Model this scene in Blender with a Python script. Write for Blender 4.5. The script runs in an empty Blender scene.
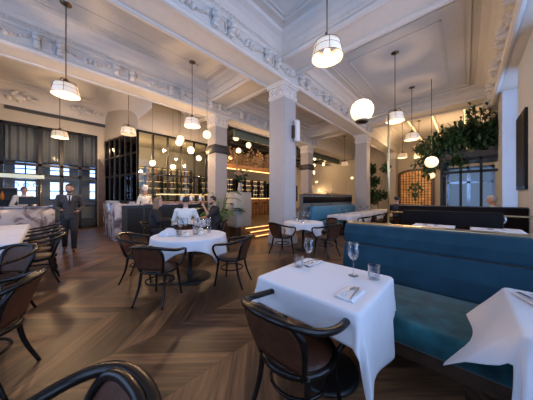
import bpy, bmesh, math, random
from mathutils import Vector, Matrix, noise
PI = math.pi
random.seed(7)
scene = bpy.context.scene
C = scene.collection

# ------------------------------------------------------------------ materials
def mat(name, col, rough=.6, metal=0, bump=0, bscale=40, var=0, vscale=6, spec=.5, sheen=0,
        emit=None, estr=0, trans=0, coat=0):
    m = bpy.data.materials.new(name); m.use_nodes = True
    nt = m.node_tree; N = nt.nodes; L = nt.links
    b = N['Principled BSDF']
    b.inputs['Base Color'].default_value = (*col, 1)
    b.inputs['Roughness'].default_value = rough
    b.inputs['Metallic'].default_value = metal
    b.inputs['Specular IOR Level'].default_value = spec
    b.inputs['Sheen Weight'].default_value = sheen
    b.inputs['Coat Weight'].default_value = coat
    if trans:
        b.inputs['Transmission Weight'].default_value = trans
    if emit:
        b.inputs['Emission Color'].default_value = (*emit, 1)
        b.inputs['Emission Strength'].default_value = estr
    tc = N.new('ShaderNodeTexCoord')
    if var:
        n = N.new('ShaderNodeTexNoise'); n.inputs['Scale'].default_value = vscale; n.inputs['Detail'].default_value = 5
        r = N.new('ShaderNodeValToRGB')
        r.color_ramp.elements[0].position = .3; r.color_ramp.elements[1].position = .7
        r.color_ramp.elements[0].color = (*[c*(1-var) for c in col], 1)
        r.color_ramp.elements[1].color = (*[min(1, c*(1+var)) for c in col], 1)
        L.new(tc.outputs['Object'], n.inputs['Vector']); L.new(n.outputs['Fac'], r.inputs['Fac'])
        L.new(r.outputs['Color'], b.inputs['Base Color'])
    if bump:
        n2 = N.new('ShaderNodeTexNoise'); n2.inputs['Scale'].default_value = bscale; n2.inputs['Detail'].default_value = 4
        bp = N.new('ShaderNodeBump'); bp.inputs['Strength'].default_value = bump; bp.inputs['Distance'].default_value = .02
        L.new(tc.outputs['Object'], n2.inputs['Vector']); L.new(n2.outputs['Fac'], bp.inputs['Height'])
        L.new(bp.outputs['Normal'], b.inputs['Normal'])
    return m

def glow(name, col, strength):
    m = bpy.data.materials.new(name); m.use_nodes = True
    b = m.node_tree.nodes['Principled BSDF']
    b.inputs['Base Color'].default_value = (*col, 1)
    b.inputs['Emission Color'].default_value = (*col, 1)
    b.inputs['Emission Strength'].default_value = strength
    return m

def pane_mat(name, tint=(.9, .95, 1), gloss=.12):
    m = bpy.data.materials.new(name); m.use_nodes = True
    nt = m.node_tree; N = nt.nodes; L = nt.links
    N.remove(N['Principled BSDF'])
    t = N.new('ShaderNodeBsdfTransparent'); t.inputs['Color'].default_value = (*tint, 1)
    g = N.new('ShaderNodeBsdfGlossy'); g.inputs['Roughness'].default_value = .02
    lw = N.new('ShaderNodeLayerWeight'); lw.inputs['Blend'].default_value = gloss
    mx = N.new('ShaderNodeMixShader')
    L.new(lw.outputs['Fresnel'], mx.inputs['Fac']); L.new(t.outputs[0], mx.inputs[1]); L.new(g.outputs[0], mx.inputs[2])
    L.new(mx.outputs[0], N['Material Output'].inputs['Surface'])
    return m

M = {}
M['plaster'] = mat('plaster', (.62, .60, .57), .75, bump=.15, bscale=30, var=.03)
M['ornament'] = mat('ornament_plaster', (.66, .64, .61), .7, bump=.5, bscale=60, var=.06, vscale=20)
M['wallpaint'] = mat('wall_paint', (.44, .41, .35), .8, bump=.1, var=.03)
M['columnpaint'] = mat('column_paint', (.40, .39, .39), .6, bump=.08, var=.03)
M['southpaint'] = mat('south_wall_paint', (.52, .56, .62), .7, bump=.08, var=.02)
M['linen'] = mat('white_linen', (.62, .62, .65), .85, bump=.12, bscale=14, sheen=.15, spec=.2)
M['blackwood'] = mat('black_lacquered_wood', (.006, .0045, .004), .24, spec=.3)
M['leather'] = mat('brown_leather', (.050, .018, .009), .40, bump=.2, bscale=70, var=.35, vscale=9, spec=.3)
M['leather2'] = mat('brown_leather_back', (.066, .024, .012), .5, bump=.2, bscale=90, var=.3, vscale=12, spec=.25)
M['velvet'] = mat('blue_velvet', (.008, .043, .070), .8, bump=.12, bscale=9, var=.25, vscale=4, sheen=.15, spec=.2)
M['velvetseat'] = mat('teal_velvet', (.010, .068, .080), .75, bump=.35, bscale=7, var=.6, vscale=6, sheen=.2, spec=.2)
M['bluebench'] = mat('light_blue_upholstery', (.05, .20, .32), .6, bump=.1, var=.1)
M['darkpanel'] = mat('dark_brown_leather', (.008, .005, .005), .7, spec=.12, bump=.1, var=.2)
M['darkpaint'] = mat('dark_paint', (.03, .033, .036), .45)
M['greypanel'] = mat('grey_green_panel', (.12, .13, .13), .5, var=.1)
M['blackmetal'] = mat('black_metal', (.012, .012, .013), .4, metal=.3)
M['brass'] = mat('brass', (.65, .50, .27), .28, metal=1)
M['oldbrass'] = mat('aged_brass', (.16, .12, .07), .38, metal=1)
M['steel'] = mat('brushed_steel', (.6, .6, .62), .25, metal=1)
M['plinthwood'] = mat('plinth_wood', (.07, .035, .018), .4, var=.3, vscale=12)
M['woodwarm'] = mat('warm_wood', (.30, .14, .05), .4, var=.3, vscale=10)
M['bark'] = mat('bark', (.13, .09, .06), .8, bump=.4, var=.3)
M['driftwood'] = mat('driftwood', (.30, .19, .10), .8, bump=.4, var=.3)
M['leaf'] = mat('dark_leaf', (.030, .075, .028), .45, var=.4, vscale=3)
M['leafmid'] = mat('green_leaf', (.05, .13, .04), .4, var=.4, vscale=3)
M['pot'] = mat('pot_glaze', (.35, .33, .30), .5, var=.1)
M['greenfascia'] = mat('green_fascia', (.13, .17, .14), .5)
M['curtain'] = mat('grey_curtain', (.27, .25, .22), .85, bump=.1)
M['skin'] = mat('skin', (.50, .27, .18), .5)
M['skinlight'] = mat('skin_light', (.62, .36, .26), .5)
M['hairdark'] = mat('dark_hair', (.012, .009, .008), .5, bump=.4, bscale=80)
M['hairbrown'] = mat('light_brown_hair', (.22, .13, .07), .5, bump=.4, bscale=80)
M['hairgrey'] = mat('grey_hair', (.6, .6, .6), .5, bump=.4, bscale=80)
M['whitecotton'] = mat('white_cotton', (.72, .70, .66), .8, bump=.15, bscale=18)
M['greytweed'] = mat('grey_tweed', (.045, .042, .042), .85, bump=.3, bscale=120, var=.2, vscale=60)
M['darkcloth'] = mat('dark_cloth', (.012, .012, .016), .8, bump=.1)
M['blackshirt'] = mat('black_shirt', (.015, .013, .014), .8)
M['shoe'] = mat('brown_shoe', (.10, .04, .02), .35)
M['shadefab'] = mat('lamp_fabric', (.9, .82, .68), .8, emit=(1, .66, .36), estr=.30)
M['bulb'] = glow('bulb_glow', (1, .70, .38), 5)
M['globe'] = mat('opal_globe', (.9, .85, .75), .3, emit=(1, .74, .42), estr=1.25)
M['led'] = glow('warm_led', (1, .50, .16), 4.5)
M['ledcove'] = glow('cove_led', (1, .62, .28), 2.6)
M['pane'] = pane_mat('window_pane')
M['paneclear'] = pane_mat('display_pane', (.95, .97, .97), .2)
M['mirrorish'] = pane_mat('cage_pane', (.80, .82, .78), .30)
M['picture'] = mat('dark_mirror', (.012, .011, .011), .35, var=.3, spec=.3)
M['food'] = mat('chilled_food', (.55, .30, .22), .5, bump=.4, var=.5, vscale=14)
M['red'] = mat('red_fabric', (.4, .05, .04), .6)

# drinking glass: thin walls that refract a little
gm = bpy.data.materials.new('drinking_glass'); gm.use_nodes = True
_n = gm.node_tree.nodes; _l = gm.node_tree.links; _n.remove(_n['Principled BSDF'])
_t = _n.new('ShaderNodeBsdfTransparent'); _t.inputs['Color'].default_value = (.93, .95, .97, 1)
_g = _n.new('ShaderNodeBsdfGlossy'); _g.inputs['Roughness'].default_value = .03
_w = _n.new('ShaderNodeLayerWeight'); _w.inputs['Blend'].default_value = .35
_x = _n.new('ShaderNodeMixShader'); _l.new(_w.outputs['Facing'], _x.inputs['Fac'])
_l.new(_t.outputs[0], _x.inputs[1]); _l.new(_g.outputs[0], _x.inputs[2]); _l.new(_x.outputs[0], _n['Material Output'].inputs['Surface'])
M['glass'] = gm

# white marble with grey violet veins
def marble():
    m = bpy.data.materials.new('veined_marble'); m.use_nodes = True
    nt = m.node_tree; N = nt.nodes; L = nt.links; b = N['Principled BSDF']
    tc = N.new('ShaderNodeTexCoord'); n = N.new('ShaderNodeTexNoise'); n.inputs['Scale'].default_value = 1.6
    n.inputs['Detail'].default_value = 9; n.inputs['Distortion'].default_value = 2.2; n.inputs['Roughness'].default_value = .62
    r = N.new('ShaderNodeValToRGB'); e = r.color_ramp.elements
    e[0].position = .36; e[0].color = (.10, .085, .10, 1); e[1].position = .62; e[1].color = (.52, .49, .50, 1)
    x = r.color_ramp.elements.new(.47); x.color = (.24, .20, .21, 1)
    x = r.color_ramp.elements.new(.52); x.color = (.45, .42, .43, 1)
    L.new(tc.outputs['Object'], n.inputs['Vector']); L.new(n.outputs['Fac'], r.inputs['Fac']); L.new(r.outputs['Color'], b.inputs['Base Color'])
    b.inputs['Roughness'].default_value = .22
    return m
M['marble'] = marble()

# oak chevron parquet: strips run along X, boards at 45 degrees, turning at each strip
def chevron():
    m = bpy.data.materials.new('chevron_parquet'); m.use_nodes = True
    nt = m.node_tree; N = nt.nodes; L = nt.links; b = N['Principled BSDF']
    def mth(op, a, c=None, d=None):
        n = N.new('ShaderNodeMath'); n.operation = op
        for i, v in enumerate((a, c, d)):
            if v is None: continue
            if isinstance(v, (int, float)): n.inputs[i].default_value = v
            else: L.new(v, n.inputs[i])
        return n.outputs[0]
    tc = N.new('ShaderNodeTexCoord'); sp = N.new('ShaderNodeSeparateXYZ'); L.new(tc.outputs['Object'], sp.inputs[0])
    W = .765; B = .125*1.414
    ys = mth('ADD', sp.outputs['Y'], 20*W)
    strip = mth('FLOOR', mth('DIVIDE', ys, W))
    par = mth('MODULO', strip, 2)                      # 0 / 1
    sgn = mth('MULTIPLY_ADD', par, 2, -1)              # -1 / 1
    pp = mth('PINGPONG', ys, W)
    u = mth('ADD', mth('ADD', sp.outputs['X'], 40), pp)
    brd = mth('FLOOR', mth('DIVIDE', u, B))
    cb = N.new('ShaderNodeCombineXYZ'); L.new(brd, cb.inputs[0]); L.new(strip, cb.inputs[1])
    wn = N.new('ShaderNodeTexWhiteNoise'); wn.noise_dimensions = '3D'; L.new(cb.outputs[0], wn.inputs['Vector'])
    # grain coordinates along and across the board
    along = mth('MULTIPLY_ADD', mth('MULTIPLY', sgn, sp.outputs['Y']), 1, sp.outputs['X'])
    across = mth('MULTIPLY_ADD', mth('MULTIPLY', sgn, sp.outputs['Y']), -1, sp.outputs['X'])
    gv = N.new('ShaderNodeCombineXYZ')
    L.new(mth('MULTIPLY', along, 1.6), gv.inputs[0]); L.new(mth('MULTIPLY', across, 22), gv.inputs[1]); L.new(mth('MULTIPLY', wn.outputs['Value'], 30), gv.inputs[2])
    # along/across swap by parity is already covered by the sign above
    gn = N.new('ShaderNodeTexNoise'); gn.inputs['Scale'].default_value = 1.0; gn.inputs['Detail'].default_value = 6; L.new(gv.outputs[0], gn.inputs['Vector'])
    r = N.new('ShaderNodeValToRGB'); e = r.color_ramp.elements
    e[0].position = 0; e[0].position = .12; e[0].color = (.014, .007, .004, 1); e[1].position = .95; e[1].color = (.23, .120, .056, 1)
    x = r.color_ramp.elements.new(.45); x.color = (.062, .031, .015, 1)
    mixv = mth('ADD', mth('MULTIPLY', wn.outputs['Value'], .50), mth('MULTIPLY_ADD', gn.outputs['Fac'], 1.1, -.30))
    L.new(mixv, r.inputs['Fac'])
    fr = mth('FRACT', mth('DIVIDE', u, B)); edge = mth('MINIMUM', fr, mth('SUBTRACT', 1, fr))
    fy = mth('FRACT', mth('DIVIDE', ys, W)); edge2 = mth('MULTIPLY', mth('MINIMUM', fy, mth('SUBTRACT', 1, fy)), W/B)
    gap = mth('MINIMUM', edge, edge2)
    gl = mth('GREATER_THAN', gap, .014)
    mx = N.new('ShaderNodeMix'); mx.data_type = 'RGBA'; L.new(gl, mx.inputs['Factor'])
    mx.inputs['A'].default_value = (.035, .018, .010, 1); L.new(r.outputs['Color'], mx.inputs['B'])
    L.new(mx.outputs['Result'], b.inputs['Base Color'])
    L.new(mth('MULTIPLY_ADD', gn.outputs['Fac'], .25, .27), b.inputs['Roughness'])
    bp = N.new('ShaderNodeBump'); bp.inputs['Strength'].default_value = .25; bp.inputs['Distance'].default_value = .004
    L.new(mth('ADD', gl, mth('MULTIPLY', gn.outputs['Fac'], .6)), bp.inputs['Height']); L.new(bp.outputs['Normal'], b.inputs['Normal'])
    return m
M['floor'] = chevron()

# ------------------------------------------------------------------ mesh builder
class MB:
    def __init__(s): s.v = []; s.f = []; s.sm = []
    def add(s, vs, fs, smooth=False):
        o = len(s.v); s.v += [tuple(v) for v in vs]
        s.f += [tuple(i+o for i in f) for f in fs]; s.sm += [smooth]*len(fs); return s
    def box(s, x0, x1, y0, y1, z0, z1):
        vs = [(x, y, z) for z in (z0, z1) for y in (y0, y1) for x in (x0, x1)]
        return s.add(vs, [(0,2,3,1),(4,5,7,6),(0,1,5,4),(2,6,7,3),(0,4,6,2),(1,3,7,5)])
    def bbox(s, x0, x1, y0, y1, z0, z1, b=.02, seg=3):
        bm = bmesh.new(); bmesh.ops.create_cube(bm, size=1)
        for v in bm.verts:
            v.co = Vector(((x0+x1)/2+v.co.x*(x1-x0), (y0+y1)/2+v.co.y*(y1-y0), (z0+z1)/2+v.co.z*(z1-z0)))
        bmesh.ops.bevel(bm, geom=bm.edges[:]+bm.verts[:], offset=b, segments=seg, profile=.5, affect='EDGES')
        bm.verts.index_update()
        s.add([v.co for v in bm.verts], [[v.index for v in f.verts] for f in bm.faces], True); bm.free(); return s
    def tube(s, pts, r, n=8, smooth=True, cap=True, closed=False, flat=1.0):
        pts = [Vector(p) for p in pts]; m = len(pts)
        rs = r if isinstance(r, (list, tuple)) else [r]*m
        if len(rs) != m: rs = [rs[0]+(rs[-1]-rs[0])*i/(m-1) for i in range(m)]
        vs = []; up = None
        for i, p in enumerate(pts):
            if closed: t = pts[(i+1) % m]-pts[i-1]
            else: t = pts[min(i+1, m-1)]-pts[max(i-1, 0)]
            t.normalize()
            if up is None:
                up = Vector((0,0,1)) if abs(t.z) < .9 else Vector((1,0,0))
            a = t.cross(up)
            if a.length < 1e-4: a = t.cross(Vector((.3,1,.2)))
            a.normalize(); up = a.cross(t).normalized()
            for k in range(n):
                w = 2*PI*k/n; vs.append(p + a*math.cos(w)*rs[i] + up*math.sin(w)*rs[i]*flat)
        fs = []
        for i in range(m if closed else m-1):
            j = (i+1) % m
            for k in range(n):
                k2 = (k+1) % n; fs.append((i*n+k, i*n+k2, j*n+k2, j*n+k))
        if cap and not closed: fs.append(tuple(range(n-1, -1, -1))); fs.append(tuple((m-1)*n+k for k in range(n)))
        return s.add(vs, fs, smooth)
    def lathe(s, prof, c=(0,0,0), n=20, sx=1, sy=1, smooth=True):
        vs = []; m = len(prof)
        for r, z in prof:
            for k in range(n):
                w = 2*PI*k/n; vs.append((c[0]+r*sx*math.cos(w), c[1]+r*sy*math.sin(w), c[2]+z))
        fs = [(i*n+k, i*n+(k+1) % n, (i+1)*n+(k+1) % n, (i+1)*n+k) for i in range(m-1) for k in range(n)]
        return s.add(vs, fs, smooth)
    def ell(s, c, rx, ry, rz, n=10, m=6):
        pr = [(math.sin(PI*i/m), -math.cos(PI*i/m)) for i in range(m+1)]
        vs = []
        for r, z in pr:
            r = max(r, .001)
            for k in range(n):
                w = 2*PI*k/n; vs.append((c[0]+rx*r*math.cos(w), c[1]+ry*r*math.sin(w), c[2]+rz*z))
        fs = [(i*n+k, i*n+(k+1) % n, (i+1)*n+(k+1) % n, (i+1)*n+k) for i in range(m) for k in range(n)]
        return s.add(vs, fs, True)
    def surf(s, fn, nu, nv, smooth=True):
        vs = [fn(i/nu, j/nv) for j in range(nv+1) for i in range(nu+1)]
        fs = [(j*(nu+1)+i, j*(nu+1)+i+1, (j+1)*(nu+1)+i+1, (j+1)*(nu+1)+i) for j in range(nv) for i in range(nu)]
        return s.add(vs, fs, smooth)
    def prism(s, poly, axis, a0, a1, smooth=False):
        # poly: (p, z) pairs; axis 'x' runs along X (p is Y), 'y' runs along Y (p is X)
        n = len(poly); vs = []
        for a in (a0, a1):
            for p, z in poly: vs.append((a, p, z) if axis == 'x' else (p, a, z))
        fs = [(i, (i+1) % n, n+(i+1) % n, n+i) for i in range(n)] + [tuple(range(n)), tuple(range(2*n-1, n-1, -1))]
        return s.add(vs, fs, smooth)
    def build(s, name, m, parent=None, solid=0, sub=0, loc=None):
        me = bpy.data.meshes.new(name); me.from_pydata(s.v, [], s.f)
        for p, q in zip(me.polygons, s.sm): p.use_smooth = q
        bm = bmesh.new(); bm.from_mesh(me); bmesh.ops.remove_doubles(bm, verts=bm.verts, dist=1e-5)
        bmesh.ops.recalc_face_normals(bm, faces=bm.faces); bm.to_mesh(me); bm.free()
        me.materials.append(m if not isinstance(m, str) else M[m]); me.update()
        o = bpy.data.objects.new(name, me); C.objects.link(o)
        if parent: o.parent = parent
        if loc: o.location = loc
        if solid:
            d = o.modifiers.new('solid', 'SOLIDIFY'); d.thickness = solid; d.offset = -1
        if sub:
            d = o.modifiers.new('sub', 'SUBSURF'); d.levels = sub; d.render_levels = sub
        return o

def spl(pts, n=6, closed=False):
    P = [Vector(p) for p in pts]; out = []; m = len(P)
    for i in range(m if closed else m-1):
        g = (lambda k: P[k % m]) if closed else (lambda k: P[max(0, min(m-1, k))])
        a, b, c, d = g(i-1), g(i), g(i+1), g(i+2)
        for k in range(n):
            t = k/n
            out.append(.5*((2*b)+(c-a)*t+(2*a-5*b+4*c-d)*t*t+(3*b-a-3*c+d)*t**3))
    if not closed: out.append(P[-1])
    return out

def tag(o, label=None, cat=None, group=None, kind=None):
    if label: o['label'] = label
    if cat: o['category'] = cat
    if group: o['group'] = group
    if kind: o['kind'] = kind
    return o
def thing(name, label, cat, loc=(0,0,0), rz=0, group=None):
    o = bpy.data.objects.new(name, None); o.empty_display_size = .1; C.objects.link(o)
    o.location = loc; o.rotation_euler = (0, 0, rz); return tag(o, label, cat, group)
def struct(o): o['kind'] = 'structure'; return o
def kids(o): return [c for c in C.objects if c.parent == o]
def dup(o, loc, rz=0, label=None, group=None, scale=None):
    def cp(x, par):
        c = x.copy(); C.objects.link(c)
        if par: c.parent = par
        for ch in kids(x): cp(ch, c)
        return c
    r = cp(o, None); r.location = loc; r.rotation_euler = (0, 0, rz)
    if label: r['label'] = label
    if group: r['group'] = group
    if scale: r.scale = (scale,)*3 if isinstance(scale, (int, float)) else scale
    return r
class Stamp:
    """first call moves the prototype itself, later calls copy it"""
    def __init__(s, proto): s.p = proto; s.used = False
    def __call__(s, loc, rz=0, label=None, group=None, scale=None):
        if not s.used:
            s.used = True; s.p.location = loc; s.p.rotation_euler = (0,0,rz)
            if label: s.p['label'] = label
            if group: s.p['group'] = group
            if scale: s.p.scale = (scale,)*3 if isinstance(scale, (int, float)) else scale
            return s.p
        return dup(s.p, loc, rz, label, group, scale)
def face_to(x, y, tx, ty):   # yaw so that local +Y looks at the target
    return math.atan2(-(tx-x), ty-y)
# ------------------------------------------------------------------ camera
cam = bpy.data.cameras.new('camera'); cam.sensor_width = 36; cam.lens = 210/533*36; cam.clip_start = .05
cam.shift_y = -2/533
co = bpy.data.objects.new('camera', cam); C.objects.link(co)
co.location = (0, 0, 1.4); co.rotation_euler = (PI/2, 0, math.radians(-46.5)); scene.camera = co

# ------------------------------------------------------------------ room shell
XW, XE, YS, YN, ZC = -4.2, 19.2, -1.25, 13.0, 5.7
struct(MB().box(XW-.2, XE+.2, YS-.25, 15.4, -.2, 0).build('floor', 'floor'))
struct(MB().box(XW-.2, XE+.2, YS-.25, 15.4, ZC, ZC+.2).build('ceiling', 'plaster'))
# south wall with tall street windows (beside and behind the camera)
w = MB(); xs = [XW, -3.6, -.9, -.3, 2.6, 3.2, 6.5]
w.box(XW-.2, XE+.2, YS-.25, YS, 0, .55); w.box(XW-.2, XE+.2, YS-.25, YS, 5.0, ZC)
for a, b in ((XW-.2, -3.6), (-.9, -.3), (2.6, 3.2), (6.5, 8.7), (10.15, XE+.2)): w.box(a, b, YS-.25, YS, .55, 5.0)
struct(w.build('wall_south', 'southpaint'))
def win(n, axis, a0, a1, p, z0, z1, nx, nz, m='blackmetal', pane='pane', t=.03, dep=.06, us=None):
    f = MB()
    def bar(u0, u1, w0, w1):
        if axis == 'x': f.box(u0, u1, p-dep/2, p+dep/2, w0, w1)
        else: f.box(p-dep/2, p+dep/2, u0, u1, w0, w1)
    for i in range(nx+1 if us is None else len(us)):
        u = a0+(a1-a0)*i/nx if us is None else us[i]; bar(max(a0, u-t), min(a1, u+t), z0, z1)
    for z in nz: bar(a0, a1, z-t, z+t)
    bar(a0, a1, z0, z0+2*t); bar(a0, a1, z1-2*t, z1)
    o = struct(f.build(n, m)); g = MB()
    if axis == 'x': g.box(a0, a1, p-.004, p+.004, z0, z1)
    else: g.box(p-.004, p+.004, a0, a1, z0, z1)
    g.build('window_pane', pane, o); return o
for i, (a, b) in enumerate(((-3.6, -.9), (-.3, 2.6), (3.2, 6.5))):
    win('window_%d' % (i+1), 'x', a, b, YS-.15, .55, 5.0, 3, [3.6])
win('window_12', 'x', 8.7, 10.15, YS-.15, .55, 5.0, 1, [3.6])
# west wall, with two windows out of view
w = MB(); w.box(XW-.25, XW, YS-.25, 15.4, 0, .55); w.box(XW-.25, XW, YS-.25, 15.4, 5.0, ZC)
for a, b in ((YS-.25, -.6), (2.8, 4.2), (7.4, 15.4)): w.box(XW-.25, XW, a, b, .55, 5.0)
struct(w.build('wall_west', 'southpaint'))
win('window_4', 'y', -.6, 2.8, XW-.12, .55, 5.0, 3, [3.6]); win('window_5', 'y', 4.2, 7.4, XW-.12, .55, 5.0, 3, [3.6])
struct(MB().box(XE, XE+.2, YS-.25, 15.4, 0, ZC).build('wall_east', 'wallpaint'))
# wall at the far north: glazed on the left, plain behind the bars
w = MB(); w.box(XW, 1.95, YN, YN+.2, 4.42, ZC); w.box(1.75, 1.95, YN, YN+.2, 0, 4.42); w.box(1.95, XE, YN, YN+.2, 0, ZC)
struct(w.build('wall_north', 'wallpaint'))
win('window_6', 'x', XW, 1.75, YN+.05, .0, 4.42, 5, [1.05, 2.35, 2.78], t=.055, dep=.12, us=[-4.1, -3.1, -2.1, -1.18, -.15, .51, 1.11, 1.72])
f = MB().box(XW, 1.75, YN+.0, YN+.1, 0, .45).build('sill_panel', 'darkpaint', bpy.data.objects['window_6'])
# wall of the room beyond the glazing, with its own lit windows
w = MB(); wz = [(-4.2, -3.2), (-2.5, -1.7), (-1.0, -.3), (.15, .9), (1.7, 2.5)]
w.box(XW, 4.0, 15.2, 15.4, 0, 1.3); w.box(XW, 4.0, 15.2, 15.4, 3.15, ZC); w.box(XW, 4.0, 15.19, 15.41, 2.2, 2.5)
pr = XW
for a, b in wz:
    w.box(pr, a, 15.2, 15.4, 1.3, 3.15); pr = b
w.box(pr, 4.0, 15.2, 15.4, 1.3, 3.15); w.box(3.9, 4.1, 13.2, 15.4, 0, ZC)
struct(w.build('wall_annex', 'wallpaint'))
for i, (a, b) in enumerate(wz): win('window_%d' % (7+i), 'x', a, b, 15.3, 1.3, 3.15, 2, [1.75, 2.8], t=.025)

# ---- pilaster on the south wall and the deep window reveals
struct(MB().box(6.75, 8.6, YS, -1.0, 0, 4.9).build('trim_1', 'southpaint'))
struct(MB().box(10.2, 11.5, YS, -.86, 0, 4.9).build('trim_2', 'southpaint'))

# ------------------------------------------------------------------ beams
def half(o0, zs):      # moulded side profile (offset outward, z)
    if zs == 0: return [(-.06,4.86),(-.05,4.83),(0,4.815),(.05,4.83),(.075,4.88),(.05,4.93),(0,4.955),(0,5.29),(.05,5.31),(.075,5.35),(.05,5.39),(.13,5.44),(.20,5.50),(.20,5.54),(.30,5.60),(.42,5.64),(.46,ZC+.01)]
    return [(-.07,5.31),(-.06,5.26),(0,5.235),(.06,5.25),(.09,5.31),(.06,5.37),(.13,5.44),(.20,5.50),(.20,5.54),(.30,5.60),(.42,5.64),(.46,ZC+.01)]
def beam(n, axis, p0, p1, a0, a1, zs=0, sides=(1, 1)):
    h = half(0, zs); poly = []
    if sides[0]: poly += [(p0-o, z) for o, z in reversed(h)]
    else: poly += [(p0, ZC+.01), (p0, 4.86)]
    if sides[1]: poly += [(p1+o, z) for o, z in h]
    else: poly += [(p1, 4.86), (p1, ZC+.01)]
    return struct(MB().prism(poly, axis, a0, a1).build(n, 'plaster'))
B1 = beam('trim_3', 'x', 3.84, 4.49, XW, XE)
B2 = beam('trim_4', 'x', 7.45, 8.10, XW, XE)
B0 = beam('trim_5', 'x', YS, -.72, XW, XE, 0, (0, 1))
T1 = beam('trim_6', 'y', 4.62, 5.42, YS, 9.8, 1)
T2 = beam('trim_7', 'y', 11.65, 12.47, YS, YN, 1)
T3 = beam('trim_8', 'y', -2.9, -2.1, YS, YN, 1)
# raised outline mouldings on the ceiling panels
def coffer(n, x0, x1, y0, y1):
    f = MB()
    for ins, wd, dp in ((.62, .05, .035), (.74, .025, .02), (1.15, .03, .02)):
        a, b, c, d = x0+ins, x1-ins, y0+ins, y1-ins
        if b-a < .3 or d-c < .3: continue
        z0, z1 = ZC-dp, ZC+.005
        f.box(a, b, c, c+wd, z0, z1); f.box(a, b, d-wd, d, z0, z1); f.box(a, a+wd, c, d, z0, z1); f.box(b-wd, b, c, d, z0, z1)
    return struct(f.build(n, 'plaster'))
nb = 9
for x0, x1 in ((-2.1, 4.62), (5.42, 11.65), (12.47, 19.2)):
    for y0, y1 in ((-.72, 3.84), (4.49, 7.45), (8.1, 13.0)):
        if y0 > 8 and x0 > 5: continue
        coffer('trim_%d' % nb, x0, (2.6 if (y0 > 8 and x0 < 0) else x1), y0, y1); nb += 1
# plaster ornaments on the friezes (local: X along the wall, -Y outwards, Z up, base at 0)
def acanthus(f, cx, cz, s, rnd):
    for k in range(9):
        a = PI*(k/8)
        f.ell((cx+math.cos(a)*.09*s, -.02, cz+math.sin(a)*.11*s), .035*s, .03, .055*s, 7, 4)
    f.ell((cx, -.03, cz+.03*s), .04*s, .045, .06*s, 8, 5)
f = MB(); rnd = random.Random(3)
for sx in (-.17, .17):                                  # a pair of scrolled brackets
    f.box(sx-.045, sx+.045, -.05, .01, .0, .05)
    f.lathe([(.001, -.05), (.05, -.045), (.055, 0), (.05, .045), (.001, .05)], (sx, -.035, .09), 10)
    f.ell((sx, -.05, .20), .05, .045, .08, 8, 5); f.ell((sx-.04, -.03, .25), .03, .03, .05, 6, 4); f.ell((sx+.04, -.03, .25), .03, .03, .05, 6, 4)
    f.ell((sx, -.035, .30), .07, .04, .03, 8, 4)
for z in (.04, .3): f.box(-.10, .10, -.02, .01, z-.012, z+.012)
for x in (-.09, .09): f.box(x-.012, x+.012, -.02, .01, .04, .3)
ornA = f.build('bracket_ornament', 'ornament')
f = MB(); acanthus(f, 0, .10, 1.0, rnd)
for k in range(13):
    t = k/12*2-1
    f.ell((t*.34, -.015, .20-.10*(1-t*t)), .028, .028, .022, 6, 4)
for x in (-.36, .36): f.ell((x, -.02, .21), .04, .03, .04, 7, 4)
ornB = f.build('swag_ornament', 'ornament')
f = MB()
for k in range(16): f.ell((-.36+.048*k, -.005, .0), .019, .02, .026, 6, 4)
ornC = f.build('bead_strip', 'ornament')
def orn_row(bm_, axis, p, a0, a1, z, sgn, zb=5.42, brackets=True):
    # sgn: direction the face looks (-1: towards -Y or -X)
    if axis == 'x': rz = 0 if sgn < 0 else PI
    else: rz = -PI/2 if sgn < 0 else PI/2
    def put(o, a, zz, off):
        c = o.copy(); C.objects.link(c); c.parent = bm_
        c.location = (a, p+sgn*off, zz) if axis == 'x' else (p+sgn*off, a, zz); c.rotation_euler = (0, 0, rz); c.scale = (1.15, 2.6, 1.0)
    a = a0+.5; k = 0
    while a < a1-.3 and brackets:
        put((ornA, ornB)[k % 2], a, z, -.005); k += 1; a += .78
    a = a0+.4
    while a < a1-.3: put(ornC, a, zb, .075 if zb < 5.5 else .26); a += .768
orn_row(B1, 'x', 3.84, -1.0, 13, 4.96, -1); orn_row(B2, 'x', 7.45, -2.0, 13, 4.96, -1)
orn_row(B1, 'x', 4.49, 3.0, 4.5, 4.96, 1)
orn_row(T1, 'y', 4.62, -.6, 3.7, 4.96, -1, 5.42, False); orn_row(T2, 'y', 11.65, -.6, 7.3, 4.96, -1, 5.42, False)
orn_row(B0, 'x', -.72, -1.0, 13, 4.96, 1)
for o in (ornA, ornB, ornC):
    bpy.data.objects.remove(o)

# bulkhead over the glazed kitchen cage
bq = MB(); pl_ = [(2.62, 9.8), (6.7, 9.8), (6.7, YN), (2.05, YN)]
bq.add([(x, y, z) for z in (4.22, ZC) for x, y in pl_], [(0,1,2,3), (4,5,6,7), (0,1,5,4), (1,2,6,5), (2,3,7,6), (3,0,4,7)])
struct(bq.build('wall_bulkhead', 'wallpaint'))
# curved cove where the bulkhead meets the vault, and along the north wall
f = MB(); n = 10
poly = [(2.62, ZC), (2.62, 4.6)]+[(2.62-.9*(1-math.cos(PI/2*i/n)), 4.6+1.1*math.sin(PI/2*i/n)) for i in range(1, n+1)]
f.prism(poly, 'y', 8.1, YN)
poly = [(YN, ZC), (YN, 5.05)]+[(YN-.7*(1-math.cos(PI/2*i/n)), 5.05+.65*math.sin(PI/2*i/n)) for i in range(1, n+1)]
f.prism(poly, 'x', XW, 2.6)
cv = struct(f.build('trim_20', 'plaster'))
f = MB(); rnd = random.Random(5)
for cx in (-.7, 1.3):
    for k in range(26):
        a = rnd.random()*2*PI; r = rnd.random()*.5
        f.ell((cx+r*math.cos(a), YN-.22-.2*rnd.random(), 5.35+r*.35*math.sin(a)), .09, .05, .06, 7, 4)
    f.ell((cx, YN-.3, 5.35), .2, .12, .14, 10, 6)
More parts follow.
